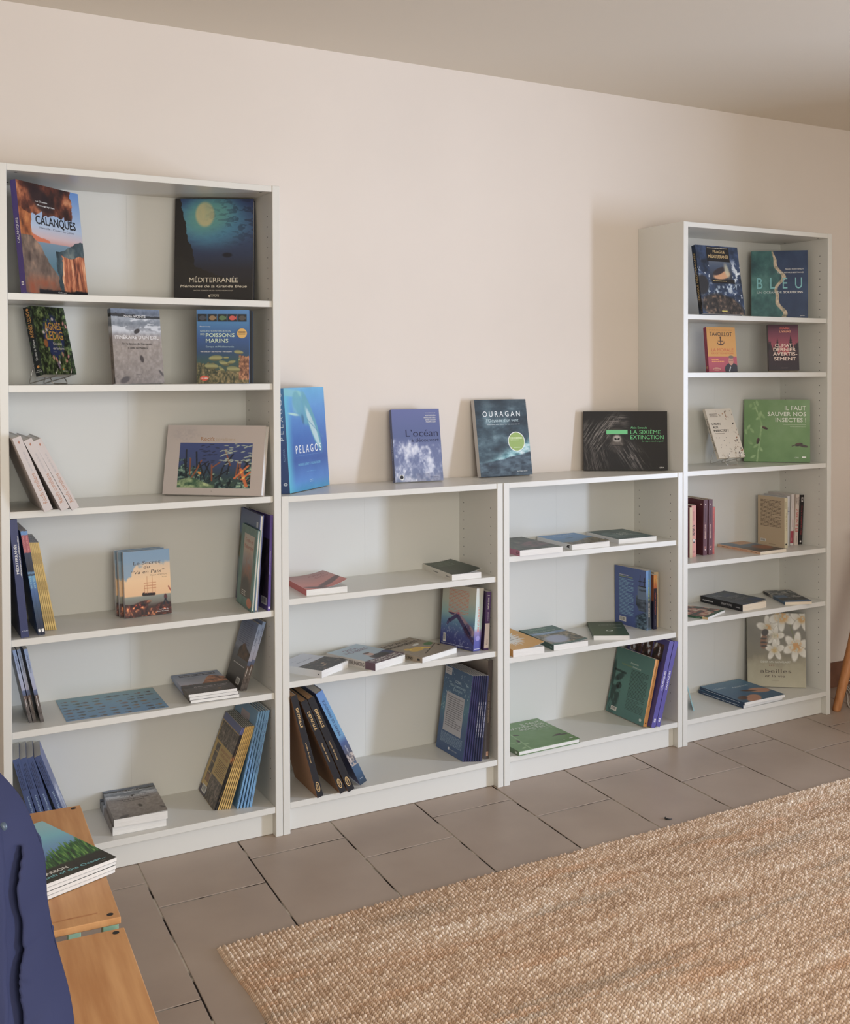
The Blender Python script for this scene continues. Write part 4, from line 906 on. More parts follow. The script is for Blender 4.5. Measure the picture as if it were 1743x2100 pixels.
for i, (lx, ly, yw_, lab) in enumerate(((.353, -.163, .04, 'front copy of the three sunset paperbacks titled Le Secret du Va en Paix'), (.3435, -.139, .06, 'middle copy of the three sunset ship paperbacks standing face out'), (.338, -.113, .03, 'rearmost copy of the three sunset ship paperbacks'))):
    K['sec%d' % i] = ('F', lx, ly, .709, yw_, .11, .139, .197, .016)
    bk('sec%d' % i, PB, lab, 'sunset ship paperbacks facing out', front=a_secret if i == 0 else (lambda u, v: mix(a_secret(u, v), (96, 116, 130), np.full(len(u), .55)*(v > .85))), spine=a_secs, col=(200, 190, 184), marks=sec if i == 0 else [])
bk('emile', HB, 'green children’s book with a framed picture, foremost of the right-hand group', front=a_emile, col=(84, 122, 116), over={8: .011, 5: .17, 1: .722}, page=None, marks=[('t', 'front', 'Emile et', .3, .78, .8, .85, (190, 104, 88)), ('t', 'front', 'Méditerranée', .25, .82, .72, .77, (190, 104, 88)), ('l', 'front', .3, .55, .13, .2, 3, (214, 208, 200))])
bk('atlas', HB, 'tall blue illustrated book behind the green children’s book', front=a_atlas, col=(84, 92, 140), over={8: .011, 5: .11, 1: .737, 4: -.06, 6: .245}, marks=[('r', 'front', .84, .86, .92, .92, (196, 206, 216))])
bk('patrim', MG, 'purple-spined book closest to the right side panel of the tall left case', back=a_pat, spine=flat(84, 62, 138), col=(92, 76, 140), over={6: .2, 1: .764, 5: .045, 4: -.02}, marks=[('t', 'dn', 'Patrimoine provençal', .38, .62, .35, .65, (200, 190, 220)), ('r', 'spine', .2, .02, .8, .045, (220, 210, 214)), ('bar', 'back', .68, .05, .95, .13)])

# --- fifth shelf
for i, lab in ((1, 'leftmost of the three blue-grey dive guides leaning left'), (2, 'middle of the three leaning dive guides, tight against the leftmost'), (3, 'rightmost of the three leaning dive guides, standing apart')):
    bk('plo%d' % i, PB, lab, 'dive guides leaning left on the fifth shelf', back=a_plback, front=a_plong, spine=a_plsp, col=(150, 156, 180), marks=[('t', 'up', 'PLONGER DU BORD', .68, .92, .28, .62, (60, 66, 96), .01), ('l', 'up', .22, .36, .3, .7, 1, (214, 208, 206))])
def fl(k, t, z): a = list(K[k]); a[3] = z; a[8] = t; return a
for i in range(3):
    a = list(K['plotop']); a[3] = .4508+.0088*(i+1); a[8] = .0085; a[1] += (.005, .003, 0)[i]; a[2] -= (.004, .001, 0)[i]; a[4] -= (.01, .0, 0)[i]; K['pst%d' % i] = tuple(a)
    bk('pst%d' % i, PB, ('bottom book of the flat pile of dive guides', 'middle book of the flat pile of dive guides', 'top book Plonger du bord of the flat pile, orange cliff cover')[i], 'flat pile of dive guides', front=a_plong, spine=a_plsp, col=(150, 156, 180),
       marks=[] if i < 2 else [('r', 'front', .12, .83, .9, .93, (70, 76, 104)), ('t', 'front', 'Plonger du bord', .16, .86, .86, .905, (196, 204, 220), .008), ('t', 'front', 'Eric Vandewalle', .22, .5, .74, .76, (96, 96, 116)), ('t', 'front', 'Photos', .26, .45, .69, .705, (96, 96, 116)), ('t', 'front', '52 sites insolites en Provence', .22, .92, .28, .31, (216, 206, 206), .01), ('t', 'front', 'Côte Bleue - Marseille - Calanques', .3, .86, .22, .24, (206, 196, 196)), ('e', 'front', .68, .11, .03, .014, (220, 150, 70))])
for i, lab in ((1, 'dive guide with barcode leaning right, in front of its twin'), (2, 'dive guide leaning right against the side panel')):
    bk('plor%d' % i, PB, lab, 'dive guides leaning right on the fifth shelf', back=a_plback, spine=a_plsp, col=(150, 156, 180), over={6: .155, 1: .7035 if i == 1 else .715, 2: -.206, 5: .315, 4: 0}, marks=[('l', 'back', .1, .8, .62, .95, 11, (96, 104, 136)), ('l', 'back', .2, .9, .3, .33, 1, (206, 202, 200)), ('bar', 'back', .62, .05, .84, .15), ('t', 'up', 'PLONGER DU BORD', .68, .92, .28, .62, (60, 66, 96), .01), ('l', 'up', .22, .36, .3, .7, 1, (214, 208, 206))])

# --- bottom of the tall left case
for i in range(1, 5):
    a = list(K['oce%d' % i]); a[4] = -.12; a[5] = (-.25, -.27, -.29, -.34)[i-1]; a[6] = .15; a[7] = .251; a[8] = .018; K['oce%d' % i] = tuple(a)
    bk('oce%d' % i, PB, ('leftmost', 'second', 'third', 'rightmost')[i-1]+' of the four slate blue L’océan à découvert spines behind the wooden crate', 'slate blue ocean books leaning left', front=a_ocean if i == 4 else None, spine=flat(72, 86, 128), col=(74, 88, 130), marks=[('t', 'up', 'L’océan à découvert', .08, .54, .3, .62, (170, 196, 216)), ('l', 'up', .62, .94, .2, .85, 3, (48, 56, 84))])
a = list(K['exilb']); a[3] = .1205; a[8] = .026; a[7] = .238; K['exb'] = tuple(a)
a = list(K['exilt']); a[3] = .1445; a[8] = .0235; a[7] = .245; a[2] = -.254; K['ext'] = tuple(a)
bk('exb', PB, 'lower book of the flat pair of thick grey beach paperbacks', 'flat pair of grey beach paperbacks', front=a_exil, spine=lambda u, v: a_exil(u*.2, v), col=(140, 132, 128))
bk('ext', PB, 'upper book of the flat pair of thick grey beach paperbacks', 'flat pair of grey beach paperbacks', front=a_exil, spine=lambda u, v: a_exil(u*.2, v), col=(140, 132, 128), curl=.0035, marks=[
    ('t', 'front', 'Nardo VICENTE', .26, .7, .885, .915, (206, 204, 206), .006), ('t', 'front', 'ITINÉRAIRE D’UN EXIL', .05, .94, .66, .705, (216, 212, 210), .008), ('t', 'front', 'De la langue de Cervantès', .19, .8, .58, .605, (50, 44, 42), .004), ('t', 'front', 'à celle de Molière', .3, .7, .52, .545, (50, 44, 42), .004)])
for i in range(8):
    t = i/7; K['gui%d' % i] = ('S', .605+.045*t, -.209-.013*t, .094, -.04, .36-.05*t, .193, .26, .0042)
    dark = i in (0, 1)
    bk('gui%d' % i, MG, ['foremost yellow and brown photo guide of the right-leaning group', 'second guide of the right-leaning group, with a black spine', 'third guide of the right-leaning group, first yellow spine', 'fourth of the right-leaning yellow spined guides', 'fifth of the right-leaning yellow spined guides', 'sixth of the right-leaning yellow spined guides', 'seventh of the right-leaning yellow spined guides', 'last yellow spined guide, beside the light blue magazines'][i], 'yellow spined guides leaning right',
       back=a_guide if i == 0 else None, spine=(grad((0, (30, 26, 26)), (.55, (40, 34, 30)), (.6, (196, 120, 60)), (.66, (40, 34, 34)), (.9, (34, 32, 38)), (.91, (98, 104, 160)), (1, (98, 104, 160))) if dark else flat(208, 168, 90)), col=(104, 104, 100), marks=([('bar', 'back', .12, .03, .36, .12), ('l', 'back', .45, .95, .32, .5, 8, (120, 92, 54)), ('t', 'back', 'BIODIVERSITÉ', .42, .95, .59, .62, (150, 74, 54)), ('t', 'back', 'VUE DE LA MER', .45, .9, .54, .57, (150, 74, 54))] if i == 0 else [('l', 'up', .1, .3, .2, .8, 1, (130, 96, 56)), ('l', 'up', .5, .8, .2, .8, 1, (130, 96, 56))]))
for i in range(5):
    t = i/4; K['blu%d' % i] = ('S', .673+.0395*t, -.233-.008*t, .094, 0, .24-.038*t, .21, .3, .0056 if i < 4 else .0075)
    bk('blu%d' % i, MG, ['leftmost light blue magazine, showing its back cover', 'second of the five light blue magazines', 'third of the five light blue magazines', 'fourth of the five light blue magazines', 'rightmost light blue magazine, nearest the side panel'][i], 'light blue magazines leaning right', back=(lambda u, v: mix(np.tile(np.array((112., 156., 190.)), (len(u), 1)), (170, 156, 160), rect(u, v, .3, .7, .7, .92))) if i == 0 else None, spine=flat(112, 160, 200), col=(112, 156, 192), marks=[('l', 'up', .35, .9, .25, .8, 1, (74, 92, 140)), ('l', 'up', .06, .16, .25, .8, 1, (74, 92, 140))])

# --- on the low cases
bk('pelagos', HB, 'large blue whale book PELAGOS in a rippled dust jacket', front=a_pel, spine=grad((0, (56, 76, 120)), (.4, (62, 80, 128)), (1, (70, 130, 176))), col=(60, 86, 140), marks=[
    ('t', 'front', 'P E L A G O S', .2, .84, .365, .44, W, -.004), ('t', 'front', 'FREDERIC LARREY & THOMAS ROGER', .24, .8, .242, .265, (120, 190, 214)), ('t', 'front', 'préface', .44, .66, .175, .184, (110, 170, 210)), ('t', 'front', 'Regard', .5, .58, .09, .1, (206, 226, 226)), ('t', 'front', 'du Vivant', .5, .58, .072, .082, (206, 226, 226)), ('l', 'front', .2, .84, .33, .345, 1, (84, 124, 180)),
    ('t', 'up', 'P E L A G O S', .5, .95, .3, .7, (206, 216, 226), -.006), ('t', 'up', 'ROMPAR', .3, .42, .3, .5, (130, 160, 196)), ('e', 'spine', .55, .085, .25, .014, (214, 220, 230)), ('e', 'spine', .55, .085, .13, .007, (56, 76, 120))])
bk('ocean', PB, 'blue L’océan à découvert paperback with a breaking wave, leaning on the wall', front=a_ocean, spine=flat(66, 78, 116), col=(74, 88, 130), marks=[
    ('t', 'front', 'L’océan', .27, .945, .62, .715, (34, 38, 74), -.004), ('t', 'front', 'à découvert', .38, .96, .545, .595, (34, 38, 74), .004), ('t', 'front', 'Sous la direction de', .7, .92, .94, .95, W), ('t', 'front', 'AGATHE EUZEN', .7, .92, .9, .917, W, .008), ('t', 'front', 'FRANÇOISE GAILL', .67, .92, .87, .887, W, .008), ('t', 'front', 'DENIS LACROIX', .7, .92, .84, .857, W, .008), ('t', 'front', 'PHILIPPE CURY', .71, .92, .81, .827, W, .008),
    ('e', 'front', .14, .06, .045, .036, W), ('e', 'front', .135, .063, .034, .027, (34, 34, 44)), ('t', 'front', 'CNRS ÉDITIONS', .72, .9, .047, .058, (60, 66, 100)), ('t', 'up', 'L’océan à découvert', .3, .6, .3, .62, (190, 196, 220)), ('e', 'spine', .5, .05, .22, .014, (30, 32, 44))])
bk('ouragan', HB, 'dark stormy OURAGAN hardcover with a green round sticker', front=a_our, spine=flat(196, 190, 184), col=(52, 62, 70), marks=[
    ('t', 'front', 'O U R A G A N', .14, .86, .775, .845, (236, 238, 238), .004), ('t', 'front', 'l’Odyssée d’un vent', .2, .82, .705, .745, (190, 210, 214), 0), ('l', 'front', .2, .84, .66, .675, 1, (176, 186, 190)), ('e', 'front', .745, .44, .165, .13, W), ('e', 'front', .745, .44, .152, .12, (150, 176, 84)), ('l', 'front', .63, .86, .45, .5, 3, (214, 226, 176)), ('l', 'front', .68, .81, .35, .37, 1, (206, 220, 170)), ('t', 'front', 'ACTES SUD', .7, .9, .045, .055, W)])
bk('gorilla', HB, 'black landscape book LA SIXIÈME EXTINCTION with a gorilla and green bar', front=a_gor, col=(34, 30, 30), matte=True, marks=[
    ('r', 'front', .272, .615, .525, .685, (112, 206, 138)), ('t', 'front', 'Alain Ernoult', .56, .755, .705, .74, (112, 206, 138)), ('t', 'front', 'LA SIXIÈME', .56, .92, .615, .68, (112, 206, 138)), ('t', 'front', 'EXTINCTION', .56, .955, .53, .595, (112, 206, 138)), ('t', 'front', 'Le règne animal en péril', .7, .95, .485, .505, (112, 206, 138)), ('t', 'front', 'E/P/A', .905, .955, .04, .06, W, .01)])

# --- first low case
bk('pink', PB, 'salmon pink paperback with a curled-up cover at the left of the upper shelf', front=a_pink, spine=flat(206, 96, 90), col=(206, 104, 94), page=m_page, curl=.024, marks=[('t', 'front', 'APRIL', .5, .95, .78, .86, (150, 70, 74), -.004), ('t', 'front', 'SUZY', .6, .95, .64, .71, (150, 70, 74), -.004)])
bk('greenb', PB, 'dark green paperback with white spine lying on the upper shelf', front=a_gren, spine=flat(214, 208, 196), col=(214, 210, 200), curl=.014, page=m_page, marks=[('l', 'front', .2, .8, .6, .9, 4, (96, 116, 100)), ('l', 'up', .08, .2, .3, .7, 1, (120, 116, 110)), ('l', 'up', .45, .62, .3, .7, 1, (120, 116, 110))])
bk('pena', PB, 'white paperback with a dark photo on its lower cover, lying at the left', front=a_pena, spine=flat(214, 214, 216), col=(214, 214, 218), curl=.004, marks=[('t', 'front', 'MÉMO PASSAGE', .2, .8, .66, .69, (96, 104, 130)), ('l', 'front', .2, .5, .78, .8, 1, (150, 156, 170)), ('l', 'up', .05, .1, .3, .7, 1, (60, 60, 60)), ('t', 'up', 'MÉMO', .82, .95, .3, .7, (110, 110, 116))])
bk('greta', PB, 'pale blue GRETA THUNBERG paperback with a purple band, lying flat', front=a_greta, spine=flat(206, 198, 192), col=(190, 196, 202), curl=.005, marks=[
    ('t', 'front', 'GRETA', .3, .72, .79, .88, (120, 66, 96), -.002), ('t', 'front', 'THUNBERG', .13, .88, .67, .76, (120, 66, 96), -.002), ('r', 'front', 0, 0, 1, .2, (104, 78, 92)), ('t', 'front', 'ENQUÊTE SUR', .1, .92, .115, .165, W, .012), ('t', 'front', 'UN PHÉNOMÈNE', .1, .95, .035, .085, W, .012), ('r', 'spine', 0, 0, 1, .2, (104, 78, 92)), ('t', 'dn', 'GRETA THUNBERG', .25, .78, .25, .75, (96, 84, 84), .006)])
bk('sauvons', PB, 'kraft brown SAUVONS LA BIODIVERSITÉ paperback with a yellow bird', front=a_sauv, spine=flat(160, 144, 124), col=(160, 146, 128), curl=.004, marks=[('t', 'front', 'SAUVONS LA', .06, .8, .85, .93, (46, 42, 40), .012), ('t', 'front', 'BIODIVERSITÉ !', .04, .96, .72, .8, (46, 42, 40), .012), ('t', 'dn', 'SAUVONS', .5, .8, .3, .75, (46, 42, 40), .01), ('r', 'spine', .3, .05, .7, .1, (40, 38, 38)), ('r', 'front', .9, .3, .95, .34, (60, 46, 40))])
bk('whale', PB, 'book with a whale tail on its sea-coloured back cover standing at the right', back=a_whale, spine=a_whs, col=(170, 176, 176), marks=[('l', 'back', .2, .8, .54, .93, 17, (206, 132, 106)), ('bar', 'back', .09, .06, .17, .2), ('l', 'back', .04, .92, .03, .045, 1, (190, 196, 220)), ('t', 'dn', 'L’AUTRE DE LA MER', .3, .7, .35, .62, (226, 120, 84), .01), ('e', 'spine', .5, .2, .3, .04, (150, 140, 200)), ('t', 'back', 'PAYSAN', .46, .62, .025, .045, (190, 196, 226), .01), ('r', 'spine', .1, .03, .9, .035, W)])
bk('purp', PB, 'purple spined book with a white lower label beside the whale tail book', spine=grad((0, (70, 44, 90)), (.035, (70, 44, 90)), (.04, (214, 198, 190)), (.455, (208, 194, 190)), (.46, (78, 52, 100)), (1, (84, 58, 108))), col=(60, 40, 84), over={6: .17}, marks=[('t', 'up', 'L’essentiel', .5, .65, .35, .6, (190, 180, 200)), ('t', 'up', 'MARTHE GOSSE', .7, .9, .35, .6, W, .01), ('r', 'spine', .25, .935, .75, .94, W), ('t', 'up', 'Essai', .1, .19, .3, .6, (120, 100, 110))])
for i, lab in ((1, 'leftmost of the three black DEYROLLE books with gold lettering'), (2, 'middle of the three black DEYROLLE books with gold lettering'), (3, 'rightmost black DEYROLLE book, beside the blue stone book')):
    bk('dey%d' % i, HB, lab, 'black books with gold spine lettering', spine=flat(36, 34, 38), back=grad((0, (170, 124, 86)), (1, (150, 108, 76))), col=(36, 34, 38), page=m_brownp, matte=True, over={6: .215, 4: -.02}, marks=[('t', 'dn', 'DEYROLLE', .12, .31, .3, .66, (226, 186, 120), .02), ('t', 'dn', 'Leçons de choses', .46, .66, .36, .58, (222, 182, 120), .008), ('e', 'spine', .5, .1, .3, .05, (226, 186, 120)), ('e', 'spine', .5, .1, .22, .042, (36, 34, 38)), ('t', 'dn', 'Glénat', .87, .93, .38, .6, (226, 186, 120), .01)])
bk('prov', HB, 'light blue PIERRES DE PROVENCE book leaning rightmost on the black books', spine=a_cliffs, front=a_cliffs, back=flat(92, 96, 150), col=(92, 96, 150), page=m_page, over={6: .2, 4: .02}, marks=[('t', 'up', 'PIERRES DE PROVENCE', .53, .91, .36, .66, (56, 62, 100), .002), ('t', 'dn', 'Jean-Marie Triat', .58, .7, .4, .6, (206, 210, 220)), ('l', 'spine', .3, .7, .05, .06, 1, (190, 196, 206))])
for i in range(8):
    t = i/7; K['com%d' % i] = ('S', 1.4695+.0535*t, -.237-.026*t, .098, .03, .145-.04*t, .19, .295, .0066)
    bk('com%d' % i, MG, ['foremost dark blue ocean booklet showing its grey text panel', 'second dark blue booklet of the right-hand block', 'third dark blue booklet of the right-hand block', 'fourth dark blue booklet of the right-hand block', 'fifth booklet of the block, first with white spine print', 'sixth booklet of the block, with white spine print', 'seventh booklet of the block, with white spine print', 'last booklet of the block, nearest the tall dark brown book'][i], 'dark blue ocean booklets', back=a_com if i == 0 else None, spine=flat(50, 48, 92) if i < 4 else flat(44, 44, 76), col=(56, 72, 110), marks=([('r', 'back', .02, .9, .26, .985, (196, 190, 190)), ('l', 'back', .06, .2, .92, .97, 2, (150, 144, 144)), ('t', 'back', 'OCÉAN,', .42, .64, .835, .865, (200, 220, 230), -.005), ('t', 'back', 'BIEN COMMUN DE', .26, .8, .785, .81, (170, 200, 214), -.008), ('t', 'back', 'L’HUMANITÉ', .38, .7, .74, .765, (170, 200, 214), -.008),
        ('r', 'back', .16, .24, .82, .7, (184, 182, 186)), ('l', 'back', .22, .78, .3, .67, 15, (120, 118, 124)), ('l', 'back', .12, .9, .1, .22, 9, (140, 168, 190)), ('t', 'back', 'INITIATIVE OCÉAN', .5, .75, .05, .062, (206, 216, 226)), ('r', 'back', .43, .047, .485, .075, (220, 226, 232))] if i == 0 else ([('l', 'up', .28, .7, .25, .7, 1, (206, 206, 220))] if i > 3 else [])))
bk('herb', HB, 'tall dark brown book L’HERBIER MÉDITERRANÉEN at the right end', spine=flat(74, 66, 64), back=grad((0, (170, 156, 140)), (.6, (160, 146, 130)), (.8, (40, 30, 30)), (1, (170, 156, 140))), col=(48, 44, 44), over={6: .215}, marks=[('t', 'dn', 'L’HERBIER MÉDITERRANÉEN', .3, .63, .35, .62, (170, 150, 130)), ('r', 'spine', .3, .03, .75, .075, (196, 150, 120)), ('r', 'spine', .45, .045, .6, .065, (74, 66, 64))])

# --- second low case
bk('c3pink', PB, 'garden photo book with a pink spine lying leftmost on the upper shelf', front=a_garden, spine=flat(190, 122, 140), col=(190, 122, 140), marks=[('e', 'spine', .5, .06, .22, .03, (60, 50, 60)), ('e', 'spine', .5, .06, .13, .018, (190, 122, 140))])
bk('c3blue', PB, 'book with a blue sea and reef cover lying in the middle of the upper shelf', front=a_bluc, spine=flat(220, 220, 220), col=(214, 216, 220), curl=.004, marks=[('t', 'front', 'VISSER ENTRE', .3, .85, .84, .9, (190, 214, 232)), ('p', 'spine', [(.2, .06), (.8, .12), (.7, .04), (.3, .16)], (44, 42, 46)), ('l', 'front', .3, .8, .76, .8, 1, (176, 206, 226))])
bk('c3bleu', PB, 'dark teal book with white block letters lying rightmost on the upper shelf', front=a_bleu2, spine=flat(216, 214, 212), col=(206, 206, 206), marks=[('t', 'front', 'L’AGIR', .36, .72, .52, .62, (206, 214, 212)), ('t', 'front', 'BLEU', .4, .74, .38, .48, (206, 214, 212), .006), ('l', 'up', .3, .42, .3, .7, 1, (110, 106, 110))])
bk('c3yell', PB, 'orange-yellow paperback with a white sunburst lying at the left edge', front=a_yel, spine=flat(214, 150, 66), col=(214, 150, 66), curl=.016, marks=[('t', 'front', 'EN', .2, .36, .68, .74, (50, 46, 44), -.002), ('t', 'front', 'MICRO', .1, .58, .57, .63, (50, 46, 44), -.002), ('l', 'front', .08, .7, .44, .53, 3, (96, 90, 84))])
bk('c3teal', PB, 'green-bordered lake landscape paperback lying beside the yellow one', front=a_lake, spine=flat(56, 84, 74), col=(60, 90, 80), curl=.008, marks=[('l', 'front', .2, .7, .86, .94, 2, (150, 176, 150)), ('t', 'front', 'Carnet du sentier', .2, .85, .76, .8, (176, 190, 166)), ('l', 'front', .36, .64, .05, .07, 1, (190, 196, 196)), ('l', 'up', .06, .14, .3, .7, 1, (160, 190, 176))])
bk('c3green', PB, 'small plain dark green book lying in front of the ship book', front=grad((0, (68, 92, 54)), (1, (50, 70, 46))), spine=flat(54, 78, 48), col=(62, 86, 52), curl=.002, marks=[('t', 'front', 'Le livre de la merveille', .27, .93, .74, .78, (190, 200, 180)), ('e', 'front', .52, .35, .1, .05, (196, 204, 190)), ('e', 'front', .5, .35, .07, .035, (66, 90, 54)), ('p', 'front', [(.4, .33), (.46, .42), (.48, .38), (.44, .32)], (196, 204, 190)), ('l', 'front', .66, .9, .53, .57, 1, (176, 190, 166))])
bk('ship', PB, 'blue book with a research ship on the back cover, standing at the right', back=a_ship, spine=a_ships, col=(84, 104, 160), over={1: 2.3245, 4: .1, 8: .025, 6: .18}, marks=[('l', 'back', .15, .6, .17, .8, 26, (130, 176, 206)), ('t', 'back', 'EXPÉRIENCES MARINES', .15, .44, .85, .865, W, .01), ('r', 'back', .15, .825, .58, .835, (150, 170, 80)), ('bar', 'back', .15, .06, .36, .14), ('t', 'up', 'EN PREMIERE LIGNE', .5, .85, .35, .6, (190, 206, 90), .01), ('t', 'up', 'EXPÉRIENCES', .22, .46, .35, .6, W, .012)])
bk('orange', PB, 'orange and navy spined paperback between the ship book and the beige one', spine=a_ora, back=a_orab, col=(44, 42, 66), over={1: 2.352, 6: .16}, marks=[('t', 'up', 'Un été avec Albert', .26, .66, .35, .7, (206, 104, 84), .006, .2), ('l', 'up', .8, .93, .3, .7, 1, (120, 60, 50)), ('t', 'up', 'Gallimard', .06, .18, .35, .6, (110, 104, 130))])
bk('futur', PB, 'beige spined book FUTUR at the right end against the side panel', spine=flat(206, 180, 140), col=(190, 166, 132), over={1: 2.3795, 4: -.02, 5: -.0, 8: .0225, 2: -.168}, marks=[('t', 'up', 'FUTUR', .36, .64, .38, .8, (196, 84, 66)), ('l', 'up', .36, .6, .1, .3, 1, (110, 96, 80)), ('l', 'spine', .3, .8, .86, .92, 2, (110, 96, 80))])
bk('femmes', HB, 'teal back-cover book with an orange spine leaning in front of the purple books', back=a_fem, spine=flat(222, 156, 84), col=(84, 128, 122), over={1: 2.2445, 4: 0}, marks=[('t', 'back', 'Femmes', .42, .62, .815, .845, (200, 214, 200)), ('t', 'back', 'fabuleuses', .2, .47, .765, .79, (140, 150, 80)), ('t', 'back', 'Océans', .48, .7, .765, .79, (200, 214, 200)), ('l', 'back', .47, .92, .32, .74, 22, (40, 62, 60)), ('l', 'back', .47, .92, .13, .31, 9, (56, 84, 80)), ('bar', 'back', .12, .05, .27, .11), ('e', 'back', .9, .07, .03, .022, (200, 214, 206)),
    ('t', 'up', 'Femmes fabuleuses', .3, .6, .35, .62, (130, 80, 40)), ('t', 'up', 'Maud Fontenoy', .64, .9, .35, .62, (130, 80, 40)), ('r', 'spine', .35, .04, .7, .06, (90, 56, 40))])
for i, lab in ((1, 'left one of the two purple CALANQUES spines leaning right'), (2, 'right one of the two purple CALANQUES spines, against the panel')):
    bk('cal%d' % i, HB, lab, 'purple hardcovers leaning right', back=a_cbk if i == 1 else None, spine=flat(88, 78, 156), col=(76, 66, 130), over={5: .275}, marks=[('t', 'up', 'CALANQUES', .43, .65, .3, .66, (230, 226, 234), .012), ('r', 'spine', .3, .06, .7, .1, (214, 210, 224)), ('r', 'spine', .42, .073, .58, .087, (88, 78, 156))])
insm = [('t', 'front', 'IL FAUT', .62, .94, .83, .9, (230, 232, 220), .002), ('t', 'front', 'SAUVER NOS', .36, .94, .735, .8, (230, 232, 220), .002), ('t', 'front', 'INSECTES !', .48, .94, .64, .705, (230, 232, 220), .002), ('r', 'front', .6, .596, .94, .6, (214, 220, 200)), ('l', 'front', .7, .94, .555, .565, 1, (200, 210, 186)), ('t', 'front', 'OPIE', .77, .83, .06, .08, (214, 220, 206)), ('r', 'front', .88, .07, .94, .09, W)]
bk('insfl', HB, 'green IL FAUT SAUVER NOS INSECTES book lying flat on the bottom shelf', front=a_ins, spine=grad((0, (100, 120, 88)), (1, (90, 116, 78))), col=(104, 134, 84), over={8: .0165}, marks=insm+[('r', 'spine', .3, .03, .7, .08, (200, 206, 190))])

# --- tall right case
bk('fragile', HB, 'FRAGILE MÉDITERRANÉE book with foaming sea, facing out on the top shelf', front=a_frag, spine=lambda u, v: a_frag(u*.12, v)*.8, col=(38, 46, 64), marks=[('r', 'front', .24, .77, .78, .985, (22, 20, 22)), ('t', 'front', 'FRAGILE', .4, .68, .895, .935, (222, 190, 130)), ('t', 'front', 'MÉDITERRANÉE', .28, .75, .82, .865, (222, 190, 130), .006), ('l', 'front', .27, .75, .955, .972, 1, (210, 200, 180)), ('r', 'front', .3, .45, .84, .51, (22, 20, 22)), ('l', 'front', .33, .81, .47, .49, 1, (206, 176, 110)), ('t', 'up', 'FRAGILE MÉDITERRANÉE', .2, .88, .3, .72, (212, 178, 110), .006), ('r', 'front', .45, .035, .58, .05, (206, 190, 90))])
bk('bleu', HB, 'teal and navy coastline book BLEU facing out on the top shelf', front=a_bleu, col=(60, 90, 104), over={1: 2.945, 2: -.08, 4: -.72, 6: .231}, marks=[('t', 'front', 'B  L  E  U', .1, .9, .44, .6, (130, 196, 200), -.03), ('t', 'front', 'UN OCÉAN DE', .1, .54, .37, .4, (206, 220, 220), .004), ('t', 'front', 'SOLUTIONS', .57, .91, .37, .4, W, .012), ('t', 'front', 'MAUD FONTENOY', .6, .93, .715, .735, W), ('t', 'front', 'YANN ARTHUS-BERTRAND', .46, .93, .665, .685, W), ('t', 'front', 'belin', .86, .94, .03, .045, W)])
bk('tavo', PB, 'orange and pink TAVOILLOT paperback facing out on the second shelf', front=a_tavo, spine=flat(170, 64, 92), col=(206, 130, 80), page=m_cream, marks=[('t', 'front', 'PIERRE-HENRI', .1, .9, .92, .945, (176, 120, 60)), ('t', 'front', 'TAVOILLOT', .1, .88, .8, .89, (40, 34, 34), .01), ('t', 'front', 'LA MORALE', .13, .9, .455, .525, (206, 96, 52)), ('t', 'front', 'DE CETTE HISTOIRE', .13, .9, .395, .43, (206, 96, 52)), ('l', 'front', .12, .55, .2, .29, 2, (240, 160, 90)), ('e', 'front', .27, .06, .13, .035, (226, 190, 150)), ('e', 'front', .27, .06, .115, .028, (186, 78, 92)), ('l', 'front', .19, .36, .045, .075, 1, (226, 190, 150)),
    ('e', 'front', .47, .66, .13, .07, (80, 50, 36)), ('e', 'front', .47, .675, .115, .06, (216, 156, 72)), ('r', 'front', .45, .6, .49, .76, (80, 50, 36)), ('e', 'front', .47, .77, .03, .018, (80, 50, 36)), ('r', 'front', .38, .68, .56, .695, (80, 50, 36)), ('t', 'up', 'LA MORALE DE CETTE HISTOIRE', .3, .9, .35, .62, (206, 110, 110)), ('e', 'spine', .5, .1, .25, .03, (214, 150, 110))])
bk('lynas', PB, 'dark pink forest paperback CLIMAT DERNIER AVERTISSEMENT on the second shelf', front=a_lyn, col=(60, 30, 42), page=m_cream, over={4: -.55, 1: 2.925, 2: -.205, 6: .124, 8: .026, 5: .14}, marks=[('t', 'front', 'MARK', .4, .72, .895, .935, (226, 104, 84), .016), ('t', 'front', 'LYNAS', .38, .76, .825, .865, (232, 160, 120), .016), ('t', 'front', 'CLIMAT :', .22, .85, .51, .58, (232, 206, 190), .02), ('t', 'front', 'DERNIER', .16, .9, .42, .49, (232, 206, 190), .02), ('t', 'front', 'AVERTIS-', .14, .94, .325, .395, (232, 206, 190), .02), ('t', 'front', 'SEMENT', .18, .9, .22, .29, (232, 206, 190), .02), ('l', 'front', .38, .62, .05, .06, 1, (226, 200, 190))])
bk('adieu', PB, 'cream L’ADIEU AUX INSECTES paperback with scattered insects on a wire stand', front=a_adi, spine=flat(206, 192, 172), col=(210, 198, 180), page=m_cream, over={1: 2.692, 2: -.165, 4: 0.06, 5: .4, 6: .15, 7: .215}, marks=[('t', 'front', 'L’ADIEU', .1, .44, .67, .71, (36, 32, 32), .02), ('t', 'front', 'AUX', .1, .3, .6, .64, (36, 32, 32), .02), ('t', 'front', 'INSECTES ?', .1, .66, .53, .57, (36, 32, 32), .02), ('l', 'front', .1, .4, .82, .9, 3, (130, 116, 104)), ('l', 'front', .12, .48, .485, .5, 1, (120, 110, 100)), ('t', 'up', 'L’ADIEU AUX INSECTES ?', .12, .8, .3, .65, (46, 40, 38), .014), ('t', 'front', 'Seuil', .2, .32, .03, .045, (60, 52, 50))])
bk('insF', HB, 'green IL FAUT SAUVER NOS INSECTES book facing out on the third shelf', front=a_ins, col=(104, 134, 84), marks=insm)
